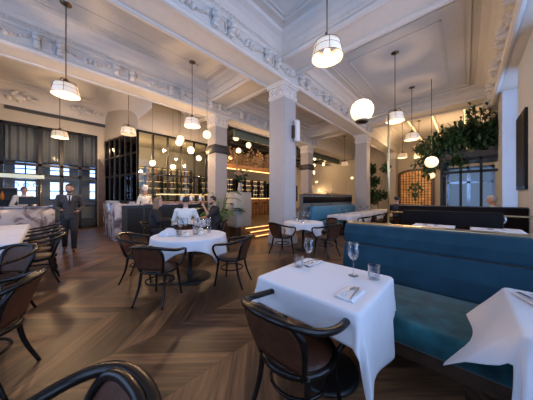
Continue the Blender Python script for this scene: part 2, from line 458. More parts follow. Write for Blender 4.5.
f.build('cartouche_ornament', 'ornament', cv)
g = tag(thing('ceiling_vent', 'long narrow dark air vent slot on the white wall above the curtained glazing', 'vent', (.75, YN, 4.96)), None)
MB().box(-1.86, 1.86, -.02, 0, -.075, .075).build('vent_frame', 'greypanel', g)
f = MB()
for k in range(5): f.box(-1.82, 1.82, -.028, -.018, -.06+.028*k, -.048+.028*k)
f.build('slat', 'blackmetal', g)

# ------------------------------------------------------------------ columns
def column(x, y, label, band=False, grp=None):
    t = thing('square_column', label, 'column', (x, y, 0), 0)
    h = .29
    MB().box(-h, h, -h, h, 0, 4.45).build('shaft', 'columnpaint', t)
    f = MB()
    for s in (-1, 1):                        # slim raised corner beads
        for q in (-1, 1): f.box(s*h-.02*(s > 0)-.0, s*h+.02*(s < 0), q*(h+.008)-.004, q*(h+.008)+.004, .3, 4.4)
    f.build('corner_bead', 'columnpaint', t)
    f = MB()
    for a, z0, z1 in ((.33, 0, .22), (.31, .22, .28)): f.box(-a, a, -a, a, z0, z1)
    f.build('base', 'columnpaint', t)
    f = MB()
    for a, z0, z1 in ((.30, 4.40, 4.44), (.325, 4.44, 4.49), (.305, 4.49, 4.74), (.35, 4.74, 4.79), (.38, 4.79, 4.86)): f.box(-a, a, -a, a, z0, z1)
    for q in range(4):
        R = Matrix.Rotation(q*PI/2, 3, 'Z')
        for k in (-.2, 0, .2):
            for (dx, dz, rr) in ((0, .05, .05), (-.05, .12, .035), (.05, .12, .035), (0, .2, .045)):
                c = R @ Vector((k+dx, -.31, 4.5+dz)); f.ell(c, rr, rr, rr*1.2, 7, 4)
    f.build('capital', 'ornament', t)
    if band: MB().bbox(-.36, .36, -.36, .36, 3.28, 3.62, .01, 1).build('dark_band', 'darkpaint', t)
    return t
column(5.125, 4.165, 'large square white column in the centre of the room beside the lit steps')
column(12.17, 4.165, 'square white column at the far end of the blue bench, left of the tall leafy tree')
column(18.6, 4.165, 'far square white pier right of the tall leafy tree')
column(5.125, 7.79, 'square cream column with a dark band, beside the food display counter', True)
column(12.17, 7.79, 'distant square cream column with a dark band, seen just right of the central column', True)
sp = thing('wall_speaker', 'small white wall speaker mounted high on the central column', 'speaker', (5.3, 3.86, 3.45))
MB().bbox(-.07, .10, -.17, -.05, -.33, .33, .03, 2).build('cabinet', 'whitecotton', sp)
MB().box(-.11, -.05, -.09, .01, -.22, .16).build('bracket', 'plinthwood', sp)

# ------------------------------------------------------------------ raised floor and lit steps
struct(MB().box(4.7, XE, 6.0, 8.15, 0, .33).box(6.7, XE, 8.15, YN, 0, .33).build('floor_raised', 'floor'))
s = thing('staircase', 'low wooden steps with glowing warm light strips beside the central column', 'steps', (5.9, 5.65, 0))
for k in range(3):
    y0 = -.42+.26*k
    st = MB().box(-.95, 1.1, y0, .35, .11*k, .11*(k+1)-.0).build('step', 'woodwarm', s)
    MB().box(-.93, 1.08, y0-.008, y0-.001, .11*(k+1)-.035, .11*(k+1)-.02).build('light_strip', 'led', st)
struct(MB().box(7.02, XE, 5.97, 6.0, 0, .34).build('trim_21', 'plinthwood'))
o = MB().bbox(4.78, 5.5, 6.02, 6.7, .33, 1.62, .01, 1).build('partition_block', 'wallpaint'); tag(o, 'low white partition block standing at the top of the lit steps', 'partition')

# ------------------------------------------------------------------ vestibule and stained glass at the east end
v = thing('entrance_vestibule', 'black framed glass entrance vestibule below a mass of dark foliage', 'vestibule', (11.6, -.1, 0))
f = MB()
for y in (-.85, -.33, .25, .85): f.box(-.05, .05, y-.04, y+.04, 0, 3.0)
for z in (.12, 2.45, 2.95): f.box(-.05, .05, -.85, .85, z-.05, z+.05)
for x in (1.0, 2.0): f.box(x-.04, x+.04, .81, .89, 0, 3.0)
for z in (.12, 2.45, 2.95): f.box(0, 2.0, .82, .88, z-.05, z+.05)
f.build('frame', 'blackmetal', v)
for a, b in ((-.81, -.37), (-.29, .21), (.29, .81)): MB().box(-.006, .006, a, b, .17, 2.9).build('glass_pane', 'pane', v)
MB().box(.04, 2.0, .845, .855, .17, 2.9).build('glass_pane', 'pane', v)
MB().box(-.12, 2.1, -.9, .95, 3.0, 3.22).build('roof', 'darkpaint', v)
c = thing('street_door', 'grey framed street door seen through the vestibule glass', 'door', (13.9, -.1, 0))
MB().box(0, .08, -.85, -.75, 0, 2.9).box(0, .08, .7, .8, 0, 2.9).box(0, .08, -.85, .8, 2.8, 2.9).box(0, .08, -.06, .06, 0, 2.9).box(0, .08, -.8, .8, 0, .3).box(0, .08, -.8, .8, 2.1, 2.2).build('door_frame', 'steel', c)
MB().box(.03, .05, -.76, .7, .3, 2.8).build('door_pane', glow('street_daylight_glow', (.30, .42, .60), .30), c)  # pane itself glows blue, standing in for daylight from the street

sg = thing('stained_glass_panel', 'arched amber stained glass panel with a dark urn of flowers on the far wall', 'stained glass', (XE-.02, 2.75, 0))
def arch(y0, y1, z0, zs, zt, n=16):
    P = [(y0, z0), (y1, z0), (y1, zs)]
    for i in range(1, n):
        t = PI*i/n; P.append(((y0+y1)/2+(y1-y0)/2*math.cos(t), zs+(zt-zs)*math.sin(t)))
    return P+[(y0, zs)]
MB().prism([(z, y) for y, z in []] or [(y, z) for y, z in arch(-1.15, 1.15, .5, 3.2, 3.6)], 'x', -.06, 0).build('frame', 'plinthwood', sg)
gm2 = bpy.data.materials.new('amber_glass'); gm2.use_nodes = True
N = gm2.node_tree.nodes; L = gm2.node_tree.links; b = N['Principled BSDF']
tc = N.new('ShaderNodeTexCoord'); vo = N.new('ShaderNodeTexVoronoi'); vo.inputs['Scale'].default_value = 5
L.new(tc.outputs['Object'], vo.inputs['Vector']); r = N.new('ShaderNodeValToRGB')
r.color_ramp.elements[0].color = (.40, .14, .03, 1); r.color_ramp.elements[1].color = (.85, .46, .14, 1)
L.new(vo.outputs['Color'], r.inputs['Fac']); L.new(r.outputs['Color'], b.inputs['Base Color']); L.new(r.outputs['Color'], b.inputs['Emission Color'])
b.inputs['Emission Strength'].default_value = .26
MB().prism(arch(-.98, .98, .65, 3.05, 3.42), 'x', -.075, -.05).build('glazing', gm2, sg)
f = MB()
for k in range(-5, 6):
    zt = 3.05+.37*math.sqrt(max(0, 1-(k*.19/.98)**2))
    f.box(-.09, -.07, k*.19-.022, k*.19+.022, .65, zt)
for k in range(1, 13): f.box(-.09, -.07, -.98, .98, .65+k*.2-.014, .65+k*.2+.014)
f.build('lead_lattice', 'blackmetal', sg)
f = MB(); f.lathe([(.02, 0), (.16, .02), (.05, .12), (.06, .18), (.22, .42), (.25, .5), (.2, .56), (.26, .6), (.0, .6)], (-.10, 0, 1.2), 14, .25, 1)
f.tube([(-.1, -.2, 1.5), (-.1, -.42, 1.62), (-.1, -.35, 1.82), (-.1, -.22, 1.78)], .025, 6); f.tube([(-.1, .2, 1.5), (-.1, .42, 1.62), (-.1, .35, 1.82), (-.1, .22, 1.78)], .025, 6)
for (y, z, r_) in ((0, 2.05, .17), (-.28, 2.2, .14), (.28, 2.2, .14), (-.14, 2.42, .13), (.15, 2.42, .13), (-.42, 2.0, .1), (.42, 2.0, .1)): f.ell((-.1, y, z), .03, r_, r_, 10, 6)
f.build('urn_motif', 'leaf', sg)

# cove light strips in the far ceiling bay
for i, (y, lab) in enumerate(((.05, 'warm cove light strip in the far ceiling bay, nearest the windows'), (1.25, 'warm cove light strip in the far ceiling bay, left of the one nearest the windows'), (2.3, 'faint warm cove light strip in the far ceiling bay, farthest from the windows'))):
    c = thing('cove_light', lab, 'ceiling light', (15.8, y, ZC)); MB().box(-3.0, 3.0, -.09, .09, -.10, 0).build('housing', 'plaster', c)
    MB().box(-2.95, 2.95, -.022, .022, -.108, -.098).build('light_strip', 'ledcove', c)

# mirror picture on the pilaster
p = thing('wall_mirror', 'tall narrow black framed mirror on the daylit pilaster at right', 'mirror', (7.9, -1.0, 1.6))
MB().box(-.55, .55, 0, .05, 0, 1.82).build('frame', 'blackwood', p); MB().box(-.47, .47, .045, .056, .08, 1.74).build('mirror_plate', 'picture', p)
# ------------------------------------------------------------------ bentwood armchair
def make_chair():
    t = thing('bentwood_chair', '', 'chair')
    f = MB(); f.lathe([(.001, .462), (.10, .468), (.17, .466), (.205, .455), (.212, .44), (.205, .43), (.001, .43)], n=26, sy=1.02); f.build('seat', 'leather', t)
    f = MB(); R = [(.222*math.cos(a)*1.0, .226*math.sin(a), .432) for a in [2*PI*k/28 for k in range(28)]]
    f.tube(R, .021, 8, closed=True); f.build('seat_frame', 'blackwood', t)
    for s in (-1, 1):
        MB().tube(spl([(s*.165, .15, .44), (s*.178, .175, .22), (s*.20, .205, 0)], 5), [.021, .013], 8).build('leg', 'blackwood', t)
    for s in (-1, 1):
        MB().tube(spl([(s*.165, -.15, .44), (s*.178, -.185, .22), (s*.205, -.27, 0)], 5), [.021, .013], 8).build('leg', 'blackwood', t)
    R = [(.178*math.cos(a), .178*math.sin(a), .265) for a in [2*PI*k/24 for k in range(24)]]
    MB().tube(R, .011, 6, closed=True).build('stretcher', 'blackwood', t)
    def cv(x, z):      # the curved plane of the back
        return -.195-.12*(z-.44)/.36 + .55*x*x
    arch_ = [(-.155, .44), (-.175, .52), (-.195, .62), (-.192, .70), (-.15, .765), (-.08, .79), (0, .795)]
    pts = arch_+[(-x, z) for x, z in reversed(arch_[:-1])]
    pts = [(p.x, p.z) for p in spl([(x, 0, z) for x, z in pts], 4)]
    MB().tube([(x, cv(x, z), z) for x, z in pts], .019, 8).build('back_frame', 'blackwood', t)
    f = MB()
    def half_w(z):
        zs = [(.44, .155), (.52, .175), (.62, .195), (.70, .192), (.74, .172), (.765, .15), (.785, .09), (.795, .0)]
        for (a, b), (c, d) in zip(zs, zs[1:]):
            if a <= z <= c: return b+(d-b)*(z-a)/(c-a)
        return 0
    def pan(u, v):
        z = .475+(.79-.475)*v; w = half_w(z); x = (u*2-1)*w; return (x, cv(x, z)+.018*(1-(2*u-1)**2)*math.sin(PI*min(1, v*1.02)), z)
    f.surf(pan, 12, 12); f.build('backrest', 'leather2', t, solid=.018)
    rail = spl([(-.285, .10, .685), (-.290, -.06, .705), (-.255, -.22, .745), (-.15, -.315, .78), (0, -.345, .79), (.15, -.315, .78), (.255, -.22, .745), (.290, -.06, .705), (.285, .10, .685)], 5)
    MB().tube(rail, .024, 8, flat=.85).build('top_rail', 'blackwood', t)
    for s in (-1, 1):
        MB().tube(spl([(s*.285, .10, .685), (s*.282, .17, .665), (s*.265, .195, .60), (s*.235, .165, .50), (s*.205, .13, .435)], 5), .017, 8).build('arm', 'blackwood', t)
    return t
chair = Stamp(make_chair())
CH = [  # x, y, look at, label
 (1.125, .785, 2.2, .80, 'brown leather bentwood armchair drawn up to the nearest white table in the foreground'),
 (-.12, .745, -1.26, .60, 'bentwood armchair cut off by the bottom edge of the picture at lower left'),
 (-.36, 2.58, -1.3, 2.95, 'large dark bentwood armchair cut by the left edge, with one long curved leg'),
 (-.42, 3.95, -1.2, 3.2, 'bentwood armchair at the left edge behind the large foreground chair, partly hiding a white cloth'),
 (1.10, 3.08, 1.77, 3.58, 'bentwood armchair with its back to us, front left of the round glass laden table'),
 (1.15, 4.05, 1.77, 3.6, 'bentwood armchair at the far left side of the round table with tableware'),
 (2.12, 2.80, 1.72, 3.55, 'bentwood armchair turned sideways at the right of the round table with tableware'),
 (4.12, 3.36, 4.9, 3.25, 'bentwood armchair at the left of the white table beside the central column'),
 (4.70, 2.47, 4.9, 3.3, 'bentwood armchair with its back to us, before the table beside the central column'),
 (5.65, 3.0, 4.9, 3.25, 'bentwood armchair at the far right of the table beside the central column'),
 (-.10, 5.08, -.9, 5.10, 'nearest in the row of dark bentwood armchairs along the white tables at left'),
 (-.10, 5.72, -.9, 5.72, 'second nearest in the row of bentwood armchairs along the white tables at left'),
 (-.10, 6.34, -.9, 6.34, 'third nearest in the row of bentwood armchairs along the white tables at left'),
 (-.10, 6.96, -.9, 6.96, 'farthest chair in the row of bentwood armchairs, just in front of the standing waiter'),
 (2.34, 4.93, 2.72, 5.5, 'bentwood armchair the man in the white shirt sits on, its back towards us'),
 (1.95, 5.78, 2.75, 5.5, 'bentwood armchair under the long haired woman in black'),
 (3.22, 5.02, 2.75, 5.5, 'bentwood armchair under the bearded man in the black shirt'),
 (8.0, 2.62, 8.0, 3.5, 'first chair from the left in the row of armchairs facing the blue bench'),
 (9.6, 2.62, 9.6, 3.5, 'second chair from the left in the row of armchairs facing the blue bench'),
 (11.2, 2.62, 11.2, 3.5, 'third chair from the left in the row of armchairs facing the blue bench'),
 (12.9, 2.62, 12.9, 3.5, 'last chair in the row of armchairs facing the blue bench, nearest the leafy tree'),
 (5.75, .58, 6.4, .58, 'left hand armchair of the two seen just above the blue booth top'),
 (5.75, -.42, 6.4, -.42, 'right hand armchair of the two seen just above the blue booth top'),
]
for x, y, tx, ty, lab in CH: chair((x, y, 0), face_to(x, y, tx, ty), lab)

# ------------------------------------------------------------------ cloths and tables
def cloth(name, label, cx, cy, z, shape, over, group=None, seed=0, rz=0, fold=1.0, n=64, m='linen', lift=None, extra=None):
    """shape ('rect',hx,hy) or ('round',R); over = (x-, x+, y-, y+) overhangs from the table edge (from the bounding square for a round)"""
    rnd = random.Random(seed); ph = rnd.random()*6
    if shape[0] == 'rect': hx, hy = shape[1:]
    else: hx = hy = shape[1]
    X0, X1, Y0, Y1 = -hx-over[0], hx+over[1], -hy-over[2], hy+over[3]
    def fn(u, v):
        px = X0+(X1-X0)*u; py = Y0+(Y1-Y0)*v
        if shape[0] == 'rect':
            c = .03; qx = max(-hx+c, min(hx-c, px)); qy = max(-hy+c, min(hy-c, py)); rr = c
        else: qx = qy = 0; rr = shape[1]
        dx, dy = px-qx, py-qy; d = math.hypot(dx, dy)
        if d <= rr: return (px, py, z+.0015*math.sin(px*17+ph)*math.sin(py*13))
        o = d-rr; nx, ny = dx/d, dy/d; a = math.atan2(ny, nx); k = min(1, o/.22)
        if shape[0] == 'rect':
            diag = abs(math.sin(2*a)) if (abs(px) > hx-c and abs(py) > hy-c) else 0
            s_ = (px if abs(ny) > abs(nx) else py)
            fl = .05+.05*math.sin(s_*11+ph)*k*fold + (.13*diag**2*fold if not (lift and px > hx) else 0)
            if diag: fl += .10*math.sin(4*a*1.5+ph)*k*diag
        else:
            fl = .10+.15*math.sin(11*a+ph)*k*fold+.05*math.sin(5*a+2*ph)*k
        fl += extra(px, py) if extra else 0
        fl = max(-.02, fl); R_ = .012
        if o < R_*1.57:
            t = o/R_; return (qx+nx*(rr+R_*math.sin(t)), qy+ny*(rr+R_*math.sin(t)), z-R_*(1-math.cos(t)))
        h = o-R_*1.57; w = rr+R_+fl*h
        q_ = math.sqrt(1-min(.8, fl*fl))
        if lift:
            h = min(h, max(.02, (z-R_-lift(px, py))/q_)); w = rr+R_+fl*h
        zz = z-R_-h*q_
        return (qx+nx*w, qy+ny*w, zz)
    o = MB().surf(fn, n, n).build(name, m, solid=.003, loc=(cx, cy, 0)); o.rotation_euler = (0, 0, rz)
    return tag(o, label, 'tablecloth', group)
def table(name, label, cx, cy, shape, h=.745, rz=0, base=.26):
    t = thing(name, label, 'table', (cx, cy, 0), rz)
    if shape[0] == 'rect': MB().bbox(-shape[1]+.005, shape[1]-.005, -shape[2]+.005, shape[2]-.005, h-.035, h, .008, 2).build('tabletop', 'blackwood', t)
    else: MB().lathe([(.001, h-.035), (shape[1]-.015, h-.035), (shape[1]-.006, h-.018), (shape[1]-.015, h), (.001, h)], n=40, smooth=False).build('tabletop', 'blackwood', t)
    MB().lathe([(.001, .035), (.045, .035), (.045, .06), (.036, .08), (.036, h-.1), (.12, h-.04), (.001, h-.04)], n=20).build('pedestal', 'blackmetal', t)
    MB().lathe([(.001, 0), (base, 0), (base, .012), (base*.9, .028), (.06, .042), (.001, .042)], n=36).build('base', 'blackmetal', t)
    return t
Z = .752
table('square_table', 'black pedestal table under the long white cloth, nearest in the foreground', 1.585, .84, ('rect', .365, .395))
cloth('tablecloth', 'long white cloth on the near foreground table with two place settings', 1.585, .84, Z, ('rect', .375, .405), (.20, .24, .52, .30), seed=2, n=90, lift=lambda px, py: .482 if px > .22 else (0 if px < .12 else .482*(px-.12)/.10))
table('square_table', 'table under a white cloth cut by the right edge of the picture', 1.93, -.66, ('rect', .36, .45))
cloth('tablecloth', 'white cloth flaring over the blue seat at the right edge of the picture', 1.93, -.66, Z, ('rect', .37, .46), (.40, .26, .30, .52), seed=5, fold=.7, n=110, extra=lambda px, py: (.50*min(1, (px+.40)/.12) if (py > .46 and px > -.40) else 0), lift=lambda px, py: (0 if py < .46 and px < -.1 else .484 if px > -.06 else .30+.184*(px+.16)/.10 if px > -.16 else .30+.28*min(1, (-.16-px)/.20) if px > -.39 else 0))
table('round_table', 'round table with a black pedestal and disc foot, laid with glasses and cups', 1.77, 3.55, ('round', .60), base=.36)
cloth('tablecloth', 'white cloth hanging in points over the round table laid with glasses and cups', 1.77, 3.55, Z, ('round', .61), (.16, .16, .16, .16), seed=3, rz=-.46, n=100)
table('round_table', 'white covered table beside the central column', 4.85, 3.22, ('round', .50))
cloth('tablecloth', 'white cloth hanging in points over the table beside the central column', 4.85, 3.22, Z, ('round', .51), (.15, .15, .15, .15), seed=4, rz=.586, n=80)
table('round_table', 'table the three seated diners share in front of the food counter', 2.76, 5.50, ('round', .46))
cloth('tablecloth', 'white cloth on the table shared by the three seated diners', 2.76, 5.50, Z, ('round', .47), (.2, .2, .2, .2), seed=8, n=60)
table('square_table', 'table at the far left edge beside the large dark foreground chair', -.85, 3.15, ('rect', .45, .45))
cloth('tablecloth', 'small corner of white cloth at the left edge between two dark chairs', -.85, 3.15, Z, ('rect', .46, .46), (.3, .24, .3, .3), seed=9)
for i, (y, l) in enumerate(((5.18, 'nearest'), (6.28, 'middle'), (7.38, 'farthest'))):
    table('square_table', 'black pedestal table under the %s of the white cloths in the left hand row' % l, -.70, y, ('rect', .42, .50))
    cloth('tablecloth', '%s white cloth in the row of tables in front of the marble bar at left' % l, -.70, y, Z, ('rect', .43, .51), (.3, .22, .30 if i == 0 else .03, .03), seed=12+i, n=50)
for i, (x, l) in enumerate(((8.0, 'nearest'), (9.6, 'second nearest'), (11.2, 'third nearest'), (12.9, 'farthest'))):
    table('square_table', 'table under the %s white cloth along the blue bench' % l, x, 3.42, ('rect', .62, .38))
    cloth('tablecloth', '%s white cloth in the row along the blue bench' % l, x, 3.42, Z, ('rect', .63, .39), (.15, .15, .38, .15), seed=20+i, n=44)
for i, (y, l) in enumerate(((.56, 'left hand one'), (-.45, 'one nearest the daylit wall'))):
    table('square_table', 'covered table between the blue booth and the dark booth behind, %s' % l, 6.38, y, ('rect', .36, .36))
    cloth('tablecloth', 'white cloth just showing above the blue booth, %s' % l, 6.38, y, Z, ('rect', .37, .37), (.3, .3, .04, .04), seed=30+i, n=40)
table('square_table', 'covered table beyond the dark booth near the glass vestibule', 8.4, .55, ('rect', .4, .4))
cloth('tablecloth', 'white cloth beyond the dark booth near the glass vestibule', 8.4, .55, Z, ('rect', .41, .41), (.25, .25, .25, .25), seed=40, n=40)

# ------------------------------------------------------------------ blue booth
b = thing('booth', 'blue velvet booth bench along the near table and the table at right', 'bench', (0, 0, 0))
f = MB(); f.prism([(2.17, 0), (2.80, 0), (2.80, .30), (2.17, .30)], 'y', 1.10, YS+.02); f.build('plinth', 'plinthwood', b)
MB().bbox(1.84, 2.66, YS+.01, 1.12, .29, .475, .035, 3).build('seat', 'velvetseat', b)
f = MB()
def bcush(z0, z1, x0, x1, name, y1=1.13):
    f = MB(); f.prism([(x0, z0), (x0-.012, z0+.02), (x0+(x1-x0)*.5-.028, (z0+z1)/2), (x1-.012, z1-.02), (x1+.005, z1), (2.84, z1), (2.84, z0)], 'y', YS+.01, y1); return f.build(name, 'velvet', b)
bcush(.47, .835, 2.60, 2.645, 'lower_back'); o = bcush(.845, 1.075, 2.645, 2.675, 'upper_back')
for o in kids(b):
    if o.name.startswith(('lower_back', 'upper_back')):
        m_ = o.modifiers.new('bev', 'BEVEL'); m_.width = .018; m_.segments = 3
MB().bbox(2.74, 2.87, YS+.01, 1.13, 1.068, 1.088, .006, 1).build('top_cap', 'brass', b)
MB().box(2.84, 2.87, YS+.02, 1.13, .0, 1.07).build('back_board', 'plinthwood', b)

# brass post with globe and rail, standing on the booth back
p = thing('globe_post_lamp', 'brass post lamp with a glowing globe, standing on the blue booth back', 'lamp', (2.78, .66, 1.09))
MB().tube([(0,0,0), (0,0,1.30)], .011, 10).lathe([(.001,0),(.03,0),(.03,.012),(.001,.014)], n=16).build('pole', 'brass', p)
MB().tube(spl([(0,0,1.29), (0,.03,1.31), (0,.15,1.30), (0,.29,1.29)], 5), .008, 8).build('arm', 'brass', p)
MB().lathe([(.001,1.265),(.065,1.27),(.085,1.295),(.05,1.30),(.001,1.30)], (0,.30,0), n=24).build('globe_cap', 'oldbrass', p)
MB().ell((0,.30,1.425), .138,.138,.138, 32, 20).build('globe', 'globe', p)
p = thing('headrest_rail', 'brass rail carrying a dark leather headrest panel behind the blue booth', 'rail', (2.83, 0, 1.24))
MB().tube([(-.05, .66, 0), (-.05, -1.2, 0)], .008, 8).build('rail', 'brass', p)
MB().bbox(-.10, -.045, -.24, .51, -.11, .028, .012, 2).build('headrest_panel', 'darkpanel', p)


# dark booth beyond it
b = thing('booth', 'dark brown leather booth beyond the blue one, its flat top crossing before the vestibule', 'bench', (0, 0, 0))
MB().bbox(7.20, 7.45, YS+.27, 1.45, .0, 1.17, .02, 2).build('back', 'darkpanel', b); MB().bbox(6.70, 7.22, YS+.27, 1.45, .1, .47, .03, 2).build('seat', 'darkpanel', b)
MB().box(7.18, 7.48, YS+.27, 1.47, 1.17, 1.19).build('top_cap', 'darkpaint', b)
o = MB().bbox(9.4, 9.6, .95, 1.95, 0, 1.16, .02, 2).build('low_screen', 'darkpanel'); tag(o, 'dark low screen left of the dark leather booth, below the stained glass', 'screen')
o = thing('service_counter', 'dark waist high service counter in front of the glass vestibule', 'counter', (9.6, -.1, 0))
MB().box(-.25, .25, -1.0, .55, 0, 1.05).build('body', 'darkpaint', o); MB().box(-.28, .28, -1.03, .58, 1.05, 1.09).build('top', 'blackwood', o)

# divider with brass rail and the light blue bench
d = thing('divider_screen', 'grey green divider panel with brass top and thin posts behind the light blue bench', 'divider', (0, 0, 0))
MB().box(6.9, 11.8, 4.62, 4.76, 0, 1.55).build('panel', 'greypanel', d); MB().box(6.88, 11.82, 4.56, 4.80, 1.55, 1.585).build('top_cap', 'brass', d)
for x in (7.6, 9.3, 11.2): MB().tube([(x, 4.6, 1.0), (x, 4.6, 2.35)], .012, 6).build('post', 'brass', d)
MB().bbox(6.95, 11.75, 4.585, 4.62, 1.2, 1.45, .01, 1).build('upper_band', 'darkpanel', d)
b = thing('long_bench', 'light blue upholstered bench along the row of white tables', 'bench', (0, 0, 0))
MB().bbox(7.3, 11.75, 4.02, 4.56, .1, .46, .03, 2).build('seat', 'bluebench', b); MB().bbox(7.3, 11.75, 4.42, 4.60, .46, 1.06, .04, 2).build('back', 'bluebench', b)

# ------------------------------------------------------------------ glassware
def mk_wine():
    t = thing('wine_glass', '', 'wine glass')
    MB().lathe([(.004, .105), (.018, .112), (.036, .14), (.041, .17), (.037, .205), (.033, .225), (.0318, .225), (.0358, .205), (.0398, .17), (.035, .141), (.017, .114), (.001, .108)], n=20).build('bowl', 'glass', t)
    MB().lathe([(.004, .008), (.0035, .05), (.0045, .106)], n=10).build('stem', 'glass', t)
    MB().lathe([(.001, 0), (.034, 0), (.034, .002), (.006, .008), (.001, .009)], n=20).build('foot', 'glass', t); return t
def mk_tumbler():
    t = thing('tumbler', '', 'tumbler')
    f = MB(); pr = [(.001, .0), (.031, .0), (.034, .01), (.038, .09), (.0362, .09), (.032, .014), (.001, .012)]
    f.lathe(pr, n=14, smooth=False).build('tumbler_body', 'glass', t)
    f = MB()
    for z in (.02, .04, .06): f.tube([(.0385*math.cos(a)*(.88+z*1.2), .0385*math.sin(a)*(.88+z*1.2), z) for a in [2*PI*k/14 for k in range(14)]], .0012, 4, closed=True)
    f.build('cut_pattern', 'glass', t); return t
wine = Stamp(mk_wine()); tumb = Stamp(mk_tumbler())
wine((1.77, .68, Z+.002), 0, 'large wine glass in the middle of the nearest white table', None, 1.22)
wine((1.72, 1.08, Z+.002), 0, 'wine glass at the far left corner of the near table', None, 1.15)
tumb((1.80, .53, Z+.002), 0, 'cut glass tumbler at the right edge of the near table', None, 1.25)
tumb((1.64, 1.14, Z+.002), 0, 'cut glass tumbler at the far left corner of the near table', None, 1.2)
tumb((2.03, -.38, Z+.002), 0, 'cut glass tumbler on the table at the right edge')
GW = 'glasses on the round table'
for i, (dx, dy) in enumerate(((-.12, .12), (.02, .22), (.12, .02), (.25, .12), (.18, -.16), (.32, -.08), (-.02, .38))):
    wine((1.77+dx, 3.55+dy, Z+.002), 0, 'wine glass among the glassware on the round table', GW)
for i, (dx, dy) in enumerate(((.05, -.10), (.30, .28), (.42, .06), (-.22, -.05))):
    tumb((1.77+dx, 3.55+dy, Z+.002), 0, 'tumbler among the glassware on the round table', 'tumblers on the round table')
for dx, dy in ((-.1, .1), (.1, -.1), (.25, .15)): wine((4.85+dx, 3.22+dy, Z+.002), 0, 'wine glass on the table beside the central column', 'glasses beside the central column')
for dx, dy in ((-.2, -.1), (.05, .3)): tumb((4.85+dx, 3.22+dy, Z+.002), 0, 'tumbler on the table beside the central column', 'tumblers beside the central column')
for x in (7.7, 8.3, 9.3, 9.9, 10.9, 11.5, 12.6): wine((x, 3.5, Z+.002), 0, 'wine glass on the row of white tables along the blue bench', 'glasses along the blue bench')
for y in (.70, .50): tumb((6.2, y, Z+.002), 0, 'tumbler just above the top of the blue booth, on the left hand table', 'tumblers behind the blue booth')
tumb((6.22, -.36, Z+.002), 0, 'tumbler on the table behind the blue booth near the daylit wall'); wine((6.35, -.55, Z+.002), 0, 'wine glass on the table behind the blue booth near the daylit wall')
for dx, dy in ((-.1, .05), (.15, -.05), (.0, .2)): wine((2.76+dx, 5.5+dy, Z+.002), 0, 'wine glass between the three seated diners', 'glasses of the diners')

def mk_shaker(m, nm, lab):
    t = thing(nm, lab, 'shaker'); MB().lathe([(.001,0),(.018,0),(.02,.01),(.016,.05),(.014,.06)], n=12).build('shaker_body', m, t)
    MB().lathe([(.0145,.06),(.015,.07),(.008,.082),(.001,.083)], n=12).build('cap', 'steel', t); return t
dup_src = mk_shaker('whitecotton', 'salt_shaker', 'small white salt shaker on the table beside the central column'); dup_src.location = (4.75, 3.35, Z+.002)
o = mk_shaker('darkpaint', 'pepper_mill', 'small dark pepper mill on the table beside the central column'); o.location = (4.82, 3.38, Z+.002)
o = mk_shaker('blackwood', 'pepper_mill', 'small black pepper mill on the round table in front of the man in white'); o.location = (1.62, 3.72, Z+.002)
# bundled napkin heap, cups and saucers on the round table
def heap(u, v):
    a = 2*PI*u; r = .14*math.sin(PI*.5*(1-v)+.0)*(1+.15*math.sin(5*a)+.08*math.sin(9*a+1)); return (r*math.cos(a), r*math.sin(a)*.8, .115*math.sin(PI*.5*v)*(1+.12*math.sin(3*a+2)))
o = MB().surf(heap, 40, 10).build('napkin_bundle', 'linen', loc=(1.47, 3.72, Z+.003)); tag(o, 'crumpled heap of white napkins at the far left of the round table', 'napkin')
def mk_cup():
    t = thing('coffee_cup', '', 'cup'); MB().lathe([(.001,.008),(.018,.008),(.03,.03),(.036,.06),(.034,.06),(.028,.03),(.001,.012)], n=18).build('cup', 'whitecotton', t)
    MB().lathe([(.001,0),(.04,0),(.07,.012),(.068,.014),(.001,.006)], n=22).build('saucer', 'whitecotton', t)
    MB().tube(spl([(.033,0,.05),(.055,0,.045),(.05,0,.025),(.028,0,.022)],4), .004, 6).build('handle', 'whitecotton', t); return t
cup = Stamp(mk_cup())
cup((1.88, 3.35, Z+.002), .5, 'white cup on a saucer nearest us on the round table'); cup((2.08, 3.72, Z+.002), 2, 'white cup on a saucer at the right of the round table'); cup((1.65, 3.40, Z+.002), 3, 'white cup on a saucer at the near left of the round table')

# napkins and cutlery
def napkin(x, y, rz, lab):
    def fn(u, v): return ((u-.5)*.12, (v-.5)*.22, .010+.003*math.sin(u*9+v*5)-.012*(u > .95))
    o = MB().surf(fn, 10, 14).build('folded_napkin', 'linen', solid=.008, loc=(x, y, Z+.002)); o.rotation_euler = (0,0,rz); return tag(o, lab, 'napkin')
napkin(1.41, .56, -1.57, 'folded white napkin under the knife and fork on the near table'); napkin(1.82, 1.11, 1.5, 'folded white napkin at the far corner of the near table')
napkin(2.10, -.32, -1.2, 'folded white napkin on the table at the right edge')
def mk_knife(nm='table_knife'):
    t = thing(nm, '', 'knife'); f = MB(); f.box(-.004, .004, -.11, 0, 0, .005); f.build('handle', 'steel', t)
    MB().prism([(-.006,.001),(.008,.001),(.008,.0025),(-.006,.0025)], 'y', 0, .10).build('blade', 'steel', t); return t
def mk_fork():
    t = thing('table_fork', '', 'fork'); MB().tube([(0,-.1,.004),(0,0,.003),(0,.03,.006)], [.004,.0025,.004], 6, flat=.5).build('handle', 'steel', t)
    f = MB(); f.box(-.011,.011,.03,.045,.004,.006)
    for x in (-.0095,-.0032,.0032,.0095): f.box(x-.0013,x+.0013,.045,.09,.004,.006)
    f.build('tines', 'steel', t); return t
kn = Stamp(mk_knife()); fk = Stamp(mk_fork()); zc = Z+.016
kn((1.42, .535, zc), -1.45, 'silver table knife on the napkin of the near table'); fk((1.42, .575, zc), -1.70, 'silver fork beside the knife on the napkin of the near table')
